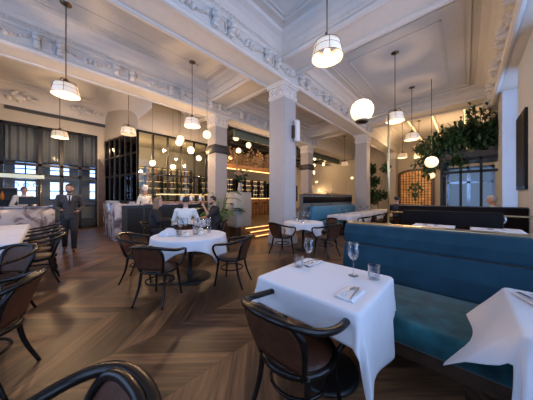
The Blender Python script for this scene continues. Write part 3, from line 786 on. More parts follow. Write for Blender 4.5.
kn((1.83, 1.13, zc), 1.45, 'silver table knife on the napkin at the far corner of the near table'); fk((1.83, 1.09, zc), 1.7, 'silver fork on the napkin at the far corner of the near table')
kn((2.10, -.30, zc), -1.1, 'silver table knife on the napkin at the right edge'); fk((2.10, -.34, zc), -1.3, 'silver fork on the napkin at the right edge')
# ------------------------------------------------------------------ pendant lamps
def mk_pendant():
    t = thing('pendant_lamp', '', 'pendant lamp')        # origin at the ceiling; drop 1.93 to the middle of the shade
    MB().lathe([(.001,0),(.10,0),(.10,-.015),(.05,-.035),(.02,-.05),(.001,-.05)], n=24).build('canopy', 'oldbrass', t)
    MB().tube([(0,0,-.04),(0,0,-1.72)], .011, 8).build('rod', 'oldbrass', t)
    f = MB().lathe([(.001,-1.66),(.03,-1.67),(.05,-1.70),(.03,-1.73),(.045,-1.75),(.12,-1.77),(.125,-1.785),(.001,-1.785)], n=20)
    for k in range(3):
        a = 2*PI*k/3; f.tube(spl([(.04*math.cos(a), .04*math.sin(a), -1.70), (.13*math.cos(a), .13*math.sin(a), -1.70), (.18*math.cos(a), .18*math.sin(a), -1.76), (.205*math.cos(a), .205*math.sin(a), -1.80)], 4), .007, 6)
    f.build('crown', 'oldbrass', t)
    MB().lathe([(.20,-1.80),(.215,-1.86),(.245,-2.02),(.243,-2.03)], n=36).build('shade', 'shadefab', t, solid=.003)
    f = MB()
    for r, z in ((.202,-1.80),(.246,-2.03),(.226,-1.90)): f.tube([(r*math.cos(2*PI*k/36), r*math.sin(2*PI*k/36), z) for k in range(36)], .005 if z != -1.9 else .003, 6, closed=True)
    for k in range(6):
        a = 2*PI*k/6+.3; f.tube([(.203*math.cos(a), .203*math.sin(a), -1.80), (.248*math.cos(a), .248*math.sin(a), -2.03)], .004, 5)
    f.build('shade_frame', 'oldbrass', t)
    MB().ell((0,0,-1.93), .05,.05,.055, 16, 10).build('bulb', 'bulb', t); return t
pend = Stamp(mk_pendant())
PL = [(.316, 6.42, 'large lit drum pendant at upper left, its rod ending at the picture top'), (3.20, 6.28, 'lit drum pendant left of the central column, in front of the food counter'),
      (3.15, 1.635, 'lit drum pendant at the top right of the central column, bulb showing from below'), (7.13, 1.52, 'lit drum pendant right of the glowing globe, nearest of the right hand group'),
      (9.81, 1.52, 'second lit drum pendant of the right hand group'), (13.87, 2.59, 'far lit drum pendant at the left of the pair above the stained glass'),
      (14.35, 1.9, 'far lit drum pendant at the right of the pair above the stained glass'), (.38, 11.07, 'lit drum pendant in front of the curtained glazing at left'),
      (3.2, 10.0, 'lit drum pendant behind the black framed glass cage'), (14.3, 6.1, 'far lit drum pendant left of the second white column'), (14.0, .07, 'far pendant partly hidden by the foliage on the vestibule')]
for i, (x, y, l) in enumerate(PL):
    if i == 8: x, y = 2.05, 8.75
    pend((x, y, ZC), i*.7, l)
# opal globes on thin stems
def mk_globe():
    t = thing('globe_pendant', '', 'globe lamp')         # origin at globe centre
    MB().ell((0,0,0), .17,.17,.17, 24, 16).build('globe', 'globe', t)
    MB().lathe([(.001,.19),(.03,.19),(.055,.165),(.05,.158)], n=16).build('cap', 'oldbrass', t)
    MB().tube([(0,0,.18),(0,0,1.3)], .008, 6).build('stem', 'oldbrass', t); return t
gl = Stamp(mk_globe())
def at(px, py, Y):     # world point where the sight line through a pixel crosses the plane y = Y
    k = (px-266.5)/210; c, s = math.cos(math.radians(43.5)), math.sin(math.radians(43.5))
    X = Y*(c+k*s)/(s-k*c); d = X*c+Y*s; return X, Y, 1.4+(198-py)*d/210
GL = [(180.5,139,8.9,'upper left globe of the cluster above the food counter'),(179,142.5,9.6,'globe just behind the upper left one above the food counter'),(191,150,9.0,'globe lower right of the pair above the food counter'),
 (207,134.7,7.2,'globe in front of the banded cream column'),(152.6,163,9.05,'small globe at the left end of the food counter'),(173,167,9.05,'small globe low behind the food counter, left of the middle'),(199,158,9.05,'small globe above the right part of the food counter'),
 (236,138,8.8,'highest globe right of the banded cream column'),(248.6,145,8.8,'rightmost globe before the central column'),(238.5,150.6,9.6,'globe below the highest one right of the banded column'),(224,156,9.8,'small globe touching the right side of the banded column'),(230.4,157.7,10.4,'small low globe right of the banded column'),
 (314.7,158,9.0,'top globe of the cluster right of the central column'),(325.5,160,9.0,'rightmost globe of the cluster right of the central column'),(323.5,164,9.6,'globe overlapping the rightmost of the cluster right of the central column'),(314,165.5,9.6,'second globe down in the cluster right of the central column'),(313.5,172,9.6,'third globe down in the cluster right of the central column'),
 (316.5,182,10.5,'small low globe right of the central column'),(319,190,10.5,'lowest small globe right of the central column'),(352,178,6.4,'small globe left of the second white column')]
for px, py, Y, l in GL:
    x, y, z = at(px, py, Y); sc_ = .68 if 'small' in l else .9; g = gl((x, y, z), 0, l, scale=sc_)
    L_ = (4.85 if 7.45 < y < 8.1 else 5.72)-z
    if 2.5 < x < 6.7 and y > 9.75: L_ = 4.2-z
    for c in kids(g):
        if c.name.startswith('stem'): c.scale = (1, 1, max(.3, L_/1.3/sc_))
# lamp reflections beside the vestibule, modelled as solid glowing globes
for px, py, X_, r_, l in ((431.5, 162, 9.6, 1.2, 'lamp reflection left of the glass vestibule, modelled as a glowing globe'), (431.5, 175.5, 11.9, .8, 'smaller lamp reflection below the one left of the vestibule, modelled as a globe')):
    k = (px-266.5)/210; c, s = math.cos(math.radians(43.5)), math.sin(math.radians(43.5)); Y_ = X_*(s-k*c)/(c+k*s); d = X_*c+Y_*s
    g = gl((X_, Y_, 1.4+(198-py)*d/210), 0, l, scale=r_)
    for cc in kids(g):
        if cc.name.startswith('stem'): cc.scale = (1, 1, (ZC-g.location.z)/1.3/r_)

# ------------------------------------------------------------------ food counter
c = thing('food_counter', 'dark fronted display counter with a veined marble end and top', 'counter', (0, 0, 0))
MB().box(1.72, 6.6, 8.22, 8.95, 0, 1.14).build('counter_body', 'darkpaint', c)
MB().bbox(1.53, 1.72, 8.14, 10.1, 0, 1.22, .01, 1).build('marble_end', 'marble', c)
MB().bbox(1.72, 6.62, 8.14, 8.98, 1.14, 1.19, .008, 1).build('countertop', 'marble', c)
f = MB()
for k in range(9): f.box(1.9+k*.52, 2.36+k*.52, 8.20, 8.225, .15, 1.05)
f.build('front_panel', 'blackmetal', c)
g = thing('glass_display_guard', 'brass edged glass guard standing on the food counter', 'glass guard', (0, 0, 0))
f = MB()
for x in (2.95, 3.9, 4.75, 5.55, 6.5): f.box(x-.012, x+.012, 8.24, 8.27, 1.19, 1.56)
f.box(2.93, 6.52, 8.23, 8.27, 1.55, 1.575); f.box(2.93, 6.52, 8.5, 8.7, 1.55, 1.57); f.build('frame', 'brass', g)
MB().box(2.95, 6.5, 8.25, 8.256, 1.2, 1.55).build('glass_pane', 'paneclear', g)
MB().box(2.95, 6.5, 8.53, 8.67, 1.535, 1.548).build('light_strip', 'ledcove', g)
o = MB()
rnd = random.Random(8)
for k in range(420): o.ell((2.98+rnd.random()*3.5, 8.34+rnd.random()*.4, 1.2+rnd.random()*.05), .03+.03*rnd.random(), .03, .02, 6, 4)
tag(o.build('chilled_seafood', 'food'), 'bed of pinkish food laid out on the counter under the glass guard', 'food', kind='stuff')
def mk_pan():
    t = thing('steel_canister', '', 'canister'); MB().lathe([(.001,0),(.13,0),(.135,.02),(.135,.30),(.12,.33),(.001,.33)], n=22).build('canister_body', 'steel', t)
    MB().lathe([(.001,.33),(.125,.335),(.1,.36),(.02,.37),(.02,.40),(.001,.40)], n=22).build('lid', 'steel', t); return t
pn = Stamp(mk_pan())
for i, (x, l) in enumerate(((4.05, 'leftmost'), (4.45, 'second from left'), (4.9, 'third from left'), (5.35, 'rightmost'))): pn((x, 8.80, 1.19), 0, 'tall steel canister behind the food counter glass, %s of four' % l)
# plates and things on the marble end
def mk_plate():
    t = thing('plate_stack', '', 'plates'); f = MB()
    for k in range(6): f.lathe([(.001,.014*k),(.06,.014*k),(.11,.014*k+.012),(.001,.014*k+.004)], n=20)
    f.build('plates', 'whitecotton', t); return t
ps = Stamp(mk_plate())
for x, y, l in ((1.62, 8.4, 'stack of white plates on the marble end of the food counter, nearest'), (1.62, 9.0, 'stack of white plates on the marble end of the food counter, middle'), (1.62, 9.6, 'stack of white plates on the marble end of the food counter, farthest'), (2.1, 8.5, 'stack of white plates on the counter in front of the cook')):
    ps((x, y, 1.22 if x < 1.7 else 1.19), 0, l)

# ------------------------------------------------------------------ glazed cage
cg = thing('glass_cage', 'tall black steel framed glass cage enclosing the kitchen behind the counter', 'glass partition', (0, 0, 0))
f = MB(); xs_ = [2.62, 3.2, 3.82, 4.45, 5.1, 5.75, 6.3, 6.7]
for x in xs_: f.box(x-.04, x+.04, 9.77, 9.83, 0, 4.22)
for z in (1.25, 2.42, 4.18): f.box(2.62, 6.7, 9.77, 9.83, z-.04, z+.04)
f.build('front_frame', 'blackmetal', cg)
f = MB(); ys_ = [9.8+.53*k for k in range(7)]; sx_ = lambda y: 2.62-.57*(y-9.8)/3.2
for y in ys_: f.box(sx_(y)-.03, sx_(y)+.03, y-.03, y+.03, 0, 4.22)
for z in (1.25, 2.42, 3.3, 4.18): f.tube([(2.62, 9.8, z), (2.05, 12.98, z)], .035, 4, False)
f.build('side_frame', 'blackmetal', cg)
MB().box(2.62, 6.7, 9.796, 9.804, 1.25, 4.2).build('front_glass', 'mirrorish', cg); MB().add([(2.62, 9.8, 1.25), (2.05, 12.98, 1.25), (2.05, 12.98, 4.2), (2.62, 9.8, 4.2)], [(0,1,2,3)]).build('side_glass', 'pane', cg, solid=.006)
MB().box(2.62, 6.7, 9.79, 9.81, 0, 1.25).add([(2.62, 9.82, 0), (2.05, 12.98, 0), (2.05, 12.98, 1.25), (2.62, 9.82, 1.25)], [(0,1,2,3)]).build('lower_panel', 'darkpaint', cg)

# ------------------------------------------------------------------ shelving with bottles
rnd = random.Random(11)
def bottle_mesh(kind):
    f = MB()
    if kind == 0: pr = [(.001,0),(.038,0),(.04,.01),(.04,.19),(.015,.24),(.014,.30),(.017,.305),(.001,.31)]
    elif kind == 1: pr = [(.001,0),(.045,0),(.047,.01),(.047,.14),(.02,.19),(.018,.24),(.022,.25),(.001,.255)]
    else: pr = [(.001,0),(.03,0),(.05,.05),(.05,.12),(.03,.2),(.02,.24),(.03,.26),(.001,.26)]
    return f.lathe(pr, n=10)
bm_cols = [('brown_glass', (.10,.03,.01)), ('green_glass', (.02,.07,.03)), ('amber_glass_bottle', (.5,.22,.05)), ('clear_glass_bottle', (.55,.52,.45))]
protos = []
for i, (n_, c_) in enumerate(bm_cols):
    M[n_] = mat(n_, c_, .12)
    o = bottle_mesh(i % 3).build('bottle', n_); protos.append([o, False])
NL = ['dark brown', 'dark green', 'amber', 'pale clear']
def put_bottle(x, y, z, where, grp):
    i = rnd.randrange(4); p, used = protos[i]
    if not used: o = p; protos[i][1] = True
    else: o = p.copy(); C.objects.link(o)
    o.location = (x, y, z); o.scale = (1.15, 1.15, 1.1+.25*rnd.random()); tag(o, '%s bottle on %s' % (NL[i], where), 'bottle', grp+', '+NL[i])
def shelf_unit(x0, x1, y, z0, rows, lab, where, grp, step=.36, dens=.16, back='wallpaint', lit=True):
    s = thing('bottle_shelf', lab, 'shelf', (0, 0, 0))
    MB().box(x0, x1, y+.30, y+.34, z0, z0+rows*step+.1).build('back_panel', back, s)
    f = MB(); n = max(1, round((x1-x0)/.85))
    for k in range(n+1):
        x = x0+(x1-x0)*k/n; f.box(x-.022, x+.022, y, y+.3, z0, z0+rows*step+.1)
    f.build('upright', 'blackmetal', s)
    for r in range(rows+1):
        z = z0+.05+r*step; sh = MB().box(x0, x1, y, y+.3, z-.015, z+.015).build('shelf_board', 'blackmetal', s)
        if lit and r: MB().box(x0+.03, x1-.03, y+.26, y+.29, z-.03, z-.016).build('light_strip', 'ledcove', sh)
        if r < rows:
            x = x0+.12
            while x < x1-.1:
                if rnd.random() < .8 and all(abs(x-(x0+(x1-x0)*k/n)) > .07 for k in range(n+1)): put_bottle(x, y+.13, z+.015, where, grp)
                x += dens*(.9+.5*rnd.random())
    return s
shelf_unit(6.85, 9.6, 12.3, 1.3, 4, 'tall lit bottle shelving right of the banded cream column', 'the lit shelving right of the banded cream column', 'bottles right of the banded column')
shelf_unit(9.9, 12.9, 12.3, 1.3, 4, 'lit bottle shelving seen either side of the central column', 'the lit shelving behind the central column', 'bottles behind the central column', dens=.22)
shelf_unit(13.3, 17.5, 12.3, 1.1, 4, 'lit shelving far behind the divider screen', 'the lit shelving far behind the divider', 'bottles behind the divider', dens=.3)
shelf_unit(2.8, 6.2, 12.2, 1.2, 5, 'lit kitchen shelving inside the glass cage', 'the kitchen shelving inside the glass cage', 'bottles inside the glass cage', dens=.24)
# bar counter with orange lit front
b = thing('bar_counter', 'long bar counter with a warm lit wooden front, right of the plant', 'bar', (0, 0, .33))
MB().box(7.3, 13.5, 10.2, 10.9, 0, 1.05).build('bar_body', 'woodwarm', b); MB().box(7.25, 13.55, 10.1, 10.95, 1.05, 1.10).build('bar_top', 'marble', b)
MB().box(7.3, 13.5, 10.15, 10.17, 1.02, 1.045).build('light_strip', 'led', b)
def mk_stool():
    t = thing('bar_stool', '', 'stool'); MB().lathe([(.001,.72),(.17,.72),(.18,.74),(.17,.78),(.001,.79)], n=18).build('seat', 'leather', t)
    MB().tube([(-.17,-.15,.75),(-.17,-.2,1.0),(0,-.23,1.03),(.17,-.2,1.0),(.17,-.15,.75)], .012, 6).build('back', 'blackwood', t)
    for a, b_ in ((-1,-1),(1,-1),(1,1),(-1,1)): MB().tube([(a*.12,b_*.12,.73),(a*.18,b_*.18,0)], .013, 6).build('leg', 'blackwood', t)
    MB().tube([(.155*math.cos(2*PI*k/16), .155*math.sin(2*PI*k/16), .3) for k in range(16)], .009, 5, closed=True).build('footring', 'brass', t); return t
st = Stamp(mk_stool())
for x, l in ((7.7,'leftmost'),(8.5,'second from left'),(9.3,'third from left'),(10.1,'fourth from left'),(12.1,'first one right of the central column'),(12.9,'rightmost')): st((x, 9.75, .33), 0, 'bar stool at the warm lit bar, %s' % l)
# glowing canopy over the bar and driftwood decoration on it
c = thing('bar_canopy', 'glowing amber canopy shelf hanging over the bar', 'canopy', (0, 0, 0))
MB().box(6.75, 13.6, 10.0, 11.0, 3.30, 3.36).build('canopy_board', 'woodwarm', c)
MB().box(6.75, 13.6, 9.96, 10.0, 3.14, 3.40).build('front_board', 'woodwarm', c)
MB().box(6.8, 13.5, 9.93, 9.955, 3.10, 3.14).build('light_strip', 'led', c)
MB().box(6.8, 13.5, 10.3, 10.35, 3.365, 3.39).build('uplight_strip', 'led', c)
for x in (7.2, 9.5, 11.6, 13.2): MB().tube([(x, 10.5, 3.36), (x, 10.5, ZC)], .015, 6).build('hanger', 'blackmetal', c)
f = MB(); r3 = random.Random(21)
for k in range(240):
    x = 6.8+r3.random()*6.6; y = 10.1+r3.random()*.7; z = 3.42; a = r3.random()*2*PI; h = .35+.75*r3.random()
    pts = [(x, y, z), (x+.15*math.cos(a), y+.1*math.sin(a), z+h*.5), (x+.45*math.cos(a)*r3.random()+.1, y+.2*math.sin(a), z+h)]
    f.tube(spl(pts, 3), [.022, .008], 5)
    e = pts[-1]; f.ell(e, .07+.06*r3.random(), .05, .05+.05*r3.random(), 6, 4)
tag(f.build('driftwood_display', 'driftwood'), 'tangled brown driftwood and dried branches heaped on the amber bar canopy', 'decoration', kind='stuff')
f = MB(); f.box(6.7, 19.0, 8.6, 8.72, 4.55, 4.95); struct(f.build('trim_22', 'greenfascia'))
f = MB()
for k in range(8): f.box(6.8+k*1.4, 6.88+k*1.4, 8.7, 12.9, 4.6, 4.7)
for y in (9.6, 10.9, 12.2): f.box(6.7, 18.9, y, y+.08, 4.5, 4.6)
struct(f.build('trim_23', 'blackmetal'))
struct(MB().box(6.7, 19.1, 8.72, 12.99, 4.96, 5.0).build('ceiling_bar', 'darkpaint'))

# ------------------------------------------------------------------ marble service bar at left
b = thing('marble_bar', 'pale veined marble service bar behind the left hand tables', 'bar', (0, 0, 0))
MB().bbox(XW+.05, .22, 9.75, 10.35, 0, 1.10, .01, 1).build('marble_front', 'marble', b); MB().box(XW+.05, .25, 9.70, 10.4, 1.10, 1.14).build('countertop', 'marble', b)
r = thing('glass_rack', 'brass edged overhead rack hung with wine glasses above the marble bar', 'rack', (0, 0, 0))
MB().box(-3.2, -.02, 10.0, 10.5, 2.02, 2.06).box(-3.2, -.02, 10.0, 10.04, 2.06, 2.14).build('rack_board', 'brass', r)
for x in (-3.1, -.1): MB().tube([(x, 10.25, 1.14), (x, 10.25, 2.02)], .015, 8).build('post', 'brass', r)
MB().box(-3.15, -.08, 10.2, 10.24, 2.065, 2.09).build('light_strip', 'ledcove', r)
for k in range(11):
    g = wine((-.22-k*.2, 10.1, 2.02), 0, 'wine glass hanging upside down from the rack above the marble bar', 'hanging wine glasses'); g.rotation_euler = (PI, 0, 0); g.scale = (1.5, 1.5, 1.2)
s = shelf_unit(-3.6, -.75, 12.2, .0, 4, 'dark back bar shelving behind the marble bar', 'the dark back bar shelving at left', 'bottles behind the marble bar', step=.42, dens=.3, back='darkpaint', lit=False)
t = thing('till_screen', 'black till screen standing on the marble bar', 'screen', (-.35, 10.1, 1.14))
MB().box(-.22, .22, -.02, .02, .06, .30).build('screen', 'blackmetal', t); MB().box(-.08, .08, -.08, .08, 0, .02).box(-.03, .03, .0, .03, 0, .1).build('stand', 'blackmetal', t)
# curtains behind the glazing
def curtain(x0, x1, lab):
    def fn(u, v): return (x0+(x1-x0)*u, 13.35+.05*math.sin(u*(x1-x0)*28), 2.95+(4.4-2.95)*v)
    tag(MB().surf(fn, int((x1-x0)*40), 2).build('curtain', 'curtain', solid=.004), lab, 'curtain')
curtain(-4.1, -1.15, 'sheer grey curtain in the leftmost upper window'); curtain(-1.1, .4, 'sheer grey curtain behind the lit pendant in the upper glazing'); curtain(.45, 1.72, 'sheer grey curtain in the right hand upper window next to the bright opening')
# staircase edge beside the glazing
f = thing('stair_panel', 'dark wooden stair panel between the curtained glazing and the glass cage', 'panel', (0, 0, 0))
MB().prism([(1.78, 0), (2.02, 0), (2.02, 2.4), (1.95, 3.0), (1.78, 3.3)], 'y', 12.8, 12.96).build('panel', 'plinthwood', f)

# ------------------------------------------------------------------ plants
def leaf(f, p, d, up, L, W, curl=.2, n=3):
    d = Vector(d).normalized(); s = d.cross(Vector(up)); s = s.normalized() if s.length > 1e-3 else Vector((1,0,0)); u = s.cross(d)
    vs = []; 
    for i in range(n+1):
        t = i/n; w = W*math.sin(PI*min(.97, t*.92+.06))*.5; c = Vector(p)+d*L*t-u*curl*L*t*t
        vs += [c-s*w, c+u*-.15*w, c+s*w]
    fs = []
    for i in range(n):
        a = i*3; fs += [(a, a+1, a+4, a+3), (a+1, a+2, a+5, a+4)]
    f.add(vs, fs, True)
def rv(r): 
    v = Vector((r.gauss(0,1), r.gauss(0,1), r.gauss(0,1))); return v.normalized()
# tall leafy tree
t = thing('indoor_tree', 'tall dark leafy tree in a pot beside the second white column', 'plant', (14.2, 3.95, 0))
MB().lathe([(.001,0),(.2,0),(.26,.42),(.24,.44),(.22,.40),(.001,.40)], n=24).build('pot', 'pot', t)
f = MB(); rr = random.Random(4); tips = []
f.tube(spl([(0,0,.38),(.03,0,1.0),(-.03,.03,1.5)], 4), [.035,.025], 7)
for k in range(16):
    a = rr.random()*2*PI; z0 = .9+.6*rr.random(); e = Vector((.6*math.cos(a)*rr.random()**.5, .6*math.sin(a)*rr.random()**.5, 1.2+2.1*rr.random())); f.tube(spl([(0,0,z0), e*.5+Vector((0,0,z0*.5)), e], 3), [.016,.006], 5); tips.append(e)
f.build('trunk', 'bark', t); f = MB()
for k in range(3600):
    e = tips[rr.randrange(len(tips))]; p = e+rv(rr)*.30*rr.random()**.6; p.z = max(.95, p.z); leaf(f, p, rv(rr)+Vector((0,0,-.2)), (0,0,1), .17, .085)
f.build('foliage', 'leaf', t)
# mass of foliage on the vestibule roof: several plants
def bush(x, y, z, rx, ry, rz_, n, lab, seed, trail=0):
    rr = random.Random(seed); t = thing('trailing_plant', lab, 'plant', (x, y, z))
    MB().bbox(-.22, .22, -.14, .14, 0, .2, .02, 1).build('planter', 'darkpaint', t)
    f = MB(); g = MB()
    for k in range(22):
        d = rv(rr); e = Vector((d.x*rx, d.y*ry, .25+abs(d.z)*rz_)); 
        if trail and rr.random() < .5: e.z = -abs(rr.random())*trail; e.x -= .15
        f.tube(spl([(0,0,.18), (e.x*.6, e.y*.6, max(.2, e.z)+.1), tuple(e)], 3), [.014,.004], 5)
        for j in range(n//22):
            q = e*(.45+.6*rr.random()) + Vector((0,0,.1*(1-rr.random()))) + rv(rr)*.12; leaf(g, q, rv(rr)+Vector((0,0,.1)), (0,0,1), .24, .10, .3)
    f.build('branches', 'bark', t); g.build('foliage', 'leaf', t); return t
VB = [(11.75, -.75, .5, .5, .75, 0), (11.8, -.35, .7, .6, 1.55, 0), (11.75, .15, .7, .6, 1.05, 0), (11.7, .65, .7, .75, .85, .5), (11.7, 1.0, .8, .9, .55, .9)]
VL = ['low sprays of foliage on the vestibule roof nearest the daylit wall', 'tallest dark bushy plant on the vestibule roof', 'dark bushy plant in the middle of the vestibule roof', 'dark bushy plant at the left of the vestibule roof, hanging over its edge', 'trailing plant at the far left end of the vestibule roof, hanging down']
for (x, y, rx, ry, rz_, tr), l in zip(VB, VL):
    bush(x, min(y, .8), 3.22, rx, ry, rz_, 800, l, int(x*10+y*7), tr)
# bird of paradise by the steps
t = thing('bird_of_paradise_plant', 'broad leaved potted plant with long arching leaves left of the lit steps', 'plant', (4.25, 6.25, 0))
MB().lathe([(.001,0),(.17,0),(.24,.5),(.22,.52),(.2,.48),(.001,.47)], n=24).build('pot', 'darkpaint', t)
f = MB(); g = MB(); rr = random.Random(9)
for k in range(24):
    a = 2*PI*k/24+rr.random()*.3; h = .9+.75*rr.random(); r_ = .22+.38*rr.random()
    e = Vector((r_*math.cos(a), r_*math.sin(a), h)); f.tube(spl([(0,0,.45), (e.x*.35, e.y*.35, h*.65), tuple(e)], 4), [.016,.008], 6)
    leaf(g, e, (math.cos(a)*.9, math.sin(a)*.9, .35), (0,0,1), .52, .30, .6, 8)
f.build('stems', 'leafmid', t); g.build('leaves', 'leafmid', t)
t = thing('flower_arrangement', 'tall dark flower arrangement in a pale vase on the partition block', 'flowers', (5.15, 6.3, 1.62))
MB().lathe([(.001,0),(.07,0),(.09,.1),(.05,.3),(.06,.36),(.05,.36),(.001,.3)], n=18).build('vase', 'pot', t)
f = MB(); g = MB(); rr = random.Random(10)
for k in range(16):
    e = Vector((rr.gauss(0,.16), rr.gauss(0,.16), .55+.35*rr.random())); f.tube([(0,0,.3), tuple(e)], .006, 5); MB().ell(e, .06,.06,.055, 7, 4).build('blossom', 'driftwood', t)
    for j in range(4): leaf(f, e*.8, rv(rr), (0,0,1), .16, .06)
f.build('stems', 'leaf', t)
t = thing('potted_palm', 'small palm standing far behind the divider screen', 'plant', (13.5, 6.75, .33))
MB().lathe([(.001,0),(.17,0),(.2,.9),(.18,.9),(.001,.85)], n=20).build('pot', 'pot', t); g = MB(); rr = random.Random(12)
for k in range(30): a = rr.random()*2*PI; leaf(g, (0,0,.9+.3*rr.random()), (math.cos(a), math.sin(a), .8+rr.random()), (0,0,1), .6+.3*rr.random(), .07, .5, 5)
g.build('fronds', 'leafmid', t)

# ------------------------------------------------------------------ people
def capsules(caps, ells, voxel, name, m, parent):
    f = MB()
    for p0, r0, p1, r1 in caps:
        p0, p1 = Vector(p0), Vector(p1); n = 12; pts = []; rs = []
        d = (p1-p0); L_ = d.length; d = d.normalized() if L_ > 1e-5 else Vector((0,0,1))
        for k in range(4): a = PI/2*k/4; pts.append(p0-d*r0*math.cos(a)); rs.append(max(.002, r0*math.sin(a)))
        pts.append(p0); rs.append(r0); pts.append(p1); rs.append(r1)
        for k in range(1, 5): a = PI/2*k/4; pts.append(p1+d*r1*math.sin(a)); rs.append(max(.002, r1*math.cos(a)))
        f.tube(pts, rs, n)
    for c_, rx, ry, rz_ in ells: f.ell(c_, rx, ry, rz_, 16, 10)
    o = f.build(name, m, parent); rm = o.modifiers.new('rm', 'REMESH'); rm.mode = 'VOXEL'; rm.voxel_size = voxel; rm.use_smooth_shade = True
    sm = o.modifiers.new('sm', 'SMOOTH'); sm.factor = .5; sm.iterations = 3
    dg = bpy.context.evaluated_depsgraph_get(); me = bpy.data.meshes.new_from_object(o.evaluated_get(dg))
    o.modifiers.clear(); o.data = me
    if not me.materials: me.materials.append(M[m])
    return o
def person(lab, loc, rz, J, top='greytweed', legs='darkcloth', shoes='shoe', skin='skin', hair='hairdark', hairlen=0, sleeve=1.0, hat=False, beard=False, tie=False, lower=True, apron=False, cut=.0):
    """J: joints in local space, +Y is the way the person faces"""
    t = thing('person', lab, 'person', loc, rz); V = {k: Vector(v) for k, v in J.items()}
    pel, ch, nk, hd = V['pelvis'], V['chest'], V['neck'], V['head']
    caps = [(pel, .12, ch, .12), (ch, .08, nk, .055), (nk, .052, hd, .055)]; ells = [(hd+Vector((0,0,.02)), .073, .092, .112)]
    ells += [(hd+Vector((0,.095,.0)), .013, .02, .024), (hd+Vector((0,.085,-.05)), .022, .012, .009), (hd+Vector((.076,0,0)), .012, .02, .03), (hd+Vector((-.076,0,0)), .012, .02, .03), (hd+Vector((0,.05,-.075)), .035, .035, .03)]
    for s, n in ((-1,'l'), (1,'r')):
        sh, el, wr = V['sh'+n], V['el'+n], V['wr'+n]
        caps += [(ch, .08, sh, .055), (sh, .05, el, .040), (el, .038, wr, .026)]
        d = (wr-el).normalized(); side = Vector((0,0,1)).cross(d); side = side.normalized() if side.length > .1 else Vector((1,0,0))
        nr = side.cross(d).normalized(); pm = wr+d*.055
        for w_ in (-.024, -.008, .008, .024): caps.append((wr+d*.01, .018, pm+side*w_, .014))
        for i, w_ in enumerate((-.030, -.010, .010, .029)):
            L1 = (.035, .042, .04, .03)[i]; k1 = pm+side*w_+d*.015; k2 = k1+d*L1-nr*.008; k3 = k2+d*L1*.6-nr*.022
            caps += [(k1, .0095, k2, .0088), (k2, .0088, k3, .0078)]
        tb = wr+d*.025-side*.02*s; caps += [(tb, .012, tb-side*.03*s+d*.03, .010), (tb-side*.03*s+d*.03, .010, tb-side*.035*s+d*.055-nr*.01, .009)]
        if lower:
            hp, kn_, an = V['hp'+n], V['kn'+n], V['an'+n]; caps += [(pel, .1, hp, .085), (hp, .078, kn_, .055), (kn_, .052, an, .036), (an+Vector((0,-.02,-.05)), .035, an+Vector((0,.12,-.06)), .03)]
    capsules(caps, ells, .0075, 'body', skin, t)
    # clothing
    tc_ = [(pel+Vector((0,0,.02)), .138, ch, .138), (ch+Vector((-.07,0,0)), .112, ch+Vector((.07,0,0)), .112), (ch+Vector((0,0,.06)), .10, nk+Vector((0,0,-.035)), .068)]
    for n in 'lr':
        sh, el, wr = V['sh'+n], V['el'+n], V['wr'+n]; tc_ += [(ch+Vector((0,0,.04)), .09, sh, .070), (sh, .066, el, .055)]
        e2 = el+(wr-el)*(sleeve-.02) if sleeve < 1 else wr-(wr-el)*.04
        if sleeve > .1: tc_.append((el, .053, e2, .043))
    if apron or top == 'greytweed': tc_.append((pel+Vector((0,0,-.06)), .148, pel+Vector((0,0,.1)), .138))
    capsules(tc_, [], .011, 'jacket' if top == 'greytweed' else 'shirt', top, t)
    if lower:
        lc = [(pel, .145, pel+Vector((0,0,-.03)), .145)]
        for n in 'lr':
            hp, kn_, an = V['hp'+n], V['kn'+n], V['an'+n]; lc += [(pel, .13, hp, .105), (hp, .1, kn_, .075), (kn_, .072, an, .056)]
        capsules(lc, [], .012, 'trousers', legs, t)
        for n in 'lr':
            an = V['an'+n]; capsules([(an+Vector((0,-.03,-.045)), .046, an+Vector((0,.12,-.058)), .038), (an+Vector((0,.12,-.058)), .038, an+Vector((0,.18,-.062)), .028)], [], .009, 'shoe', shoes, t)
    hc = [(hd+Vector((0,-.006,.05)), .083, .102, .095)]; hcap = []
    if hairlen:
        for k in range(9):
            a = PI*(k/8)+PI; x, y = .075*math.cos(a), .07*math.sin(a)
            hcap.append((hd+Vector((x, y-.01, .05)), .03, hd+Vector((x*1.2, y*1.15-.02, -hairlen)), .028))
    o = capsules(hcap, hc, .009, 'hair', hair, t)
    # clear the hair from the face
    bm = bmesh.new(); bm.from_mesh(o.data)
    dl = [v for v in bm.verts if (v.co.y-hd.y > .03 and v.co.z-hd.z < .075)]
    bmesh.ops.delete(bm, geom=dl, context='VERTS'); bm.to_mesh(o.data); bm.free()
    f = MB()
    for s in (-1, 1): f.ell(hd+Vector((s*.03, .083, .022)), .012, .008, .007, 8, 5)
    f.build('eyes', 'hairdark', t)
    if beard: capsules([(hd+Vector((-.06,.02,-.05)), .02, hd+Vector((0,.07,-.085)), .03), (hd+Vector((.06,.02,-.05)), .02, hd+Vector((0,.07,-.085)), .03)], [], .008, 'beard', 'hairdark', t)
    if hat:
        MB().lathe([(.08,.06),(.085,.07),(.085,.12),(.10,.17),(.105,.24),(.09,.27),(.001,.28)], tuple(hd), 20).build('chef_hat', 'whitecotton', t)
    if tie:
        y0 = ch.y+.148
        MB().prism([(-.055, nk.z-.03), (.055, nk.z-.03), (.005, ch.z-.10), (-.005, ch.z-.10)], 'y', y0-.03, y0+.008).build('shirt_front', 'whitecotton', t)
        MB().prism([(-.02, nk.z-.04), (.02, nk.z-.04), (.012, nk.z-.09), (.03, ch.z-.08), (0, ch.z-.13), (-.03, ch.z-.08), (-.012, nk.z-.09)], 'y', y0-.01, y0+.018).build('tie', 'darkcloth', t)
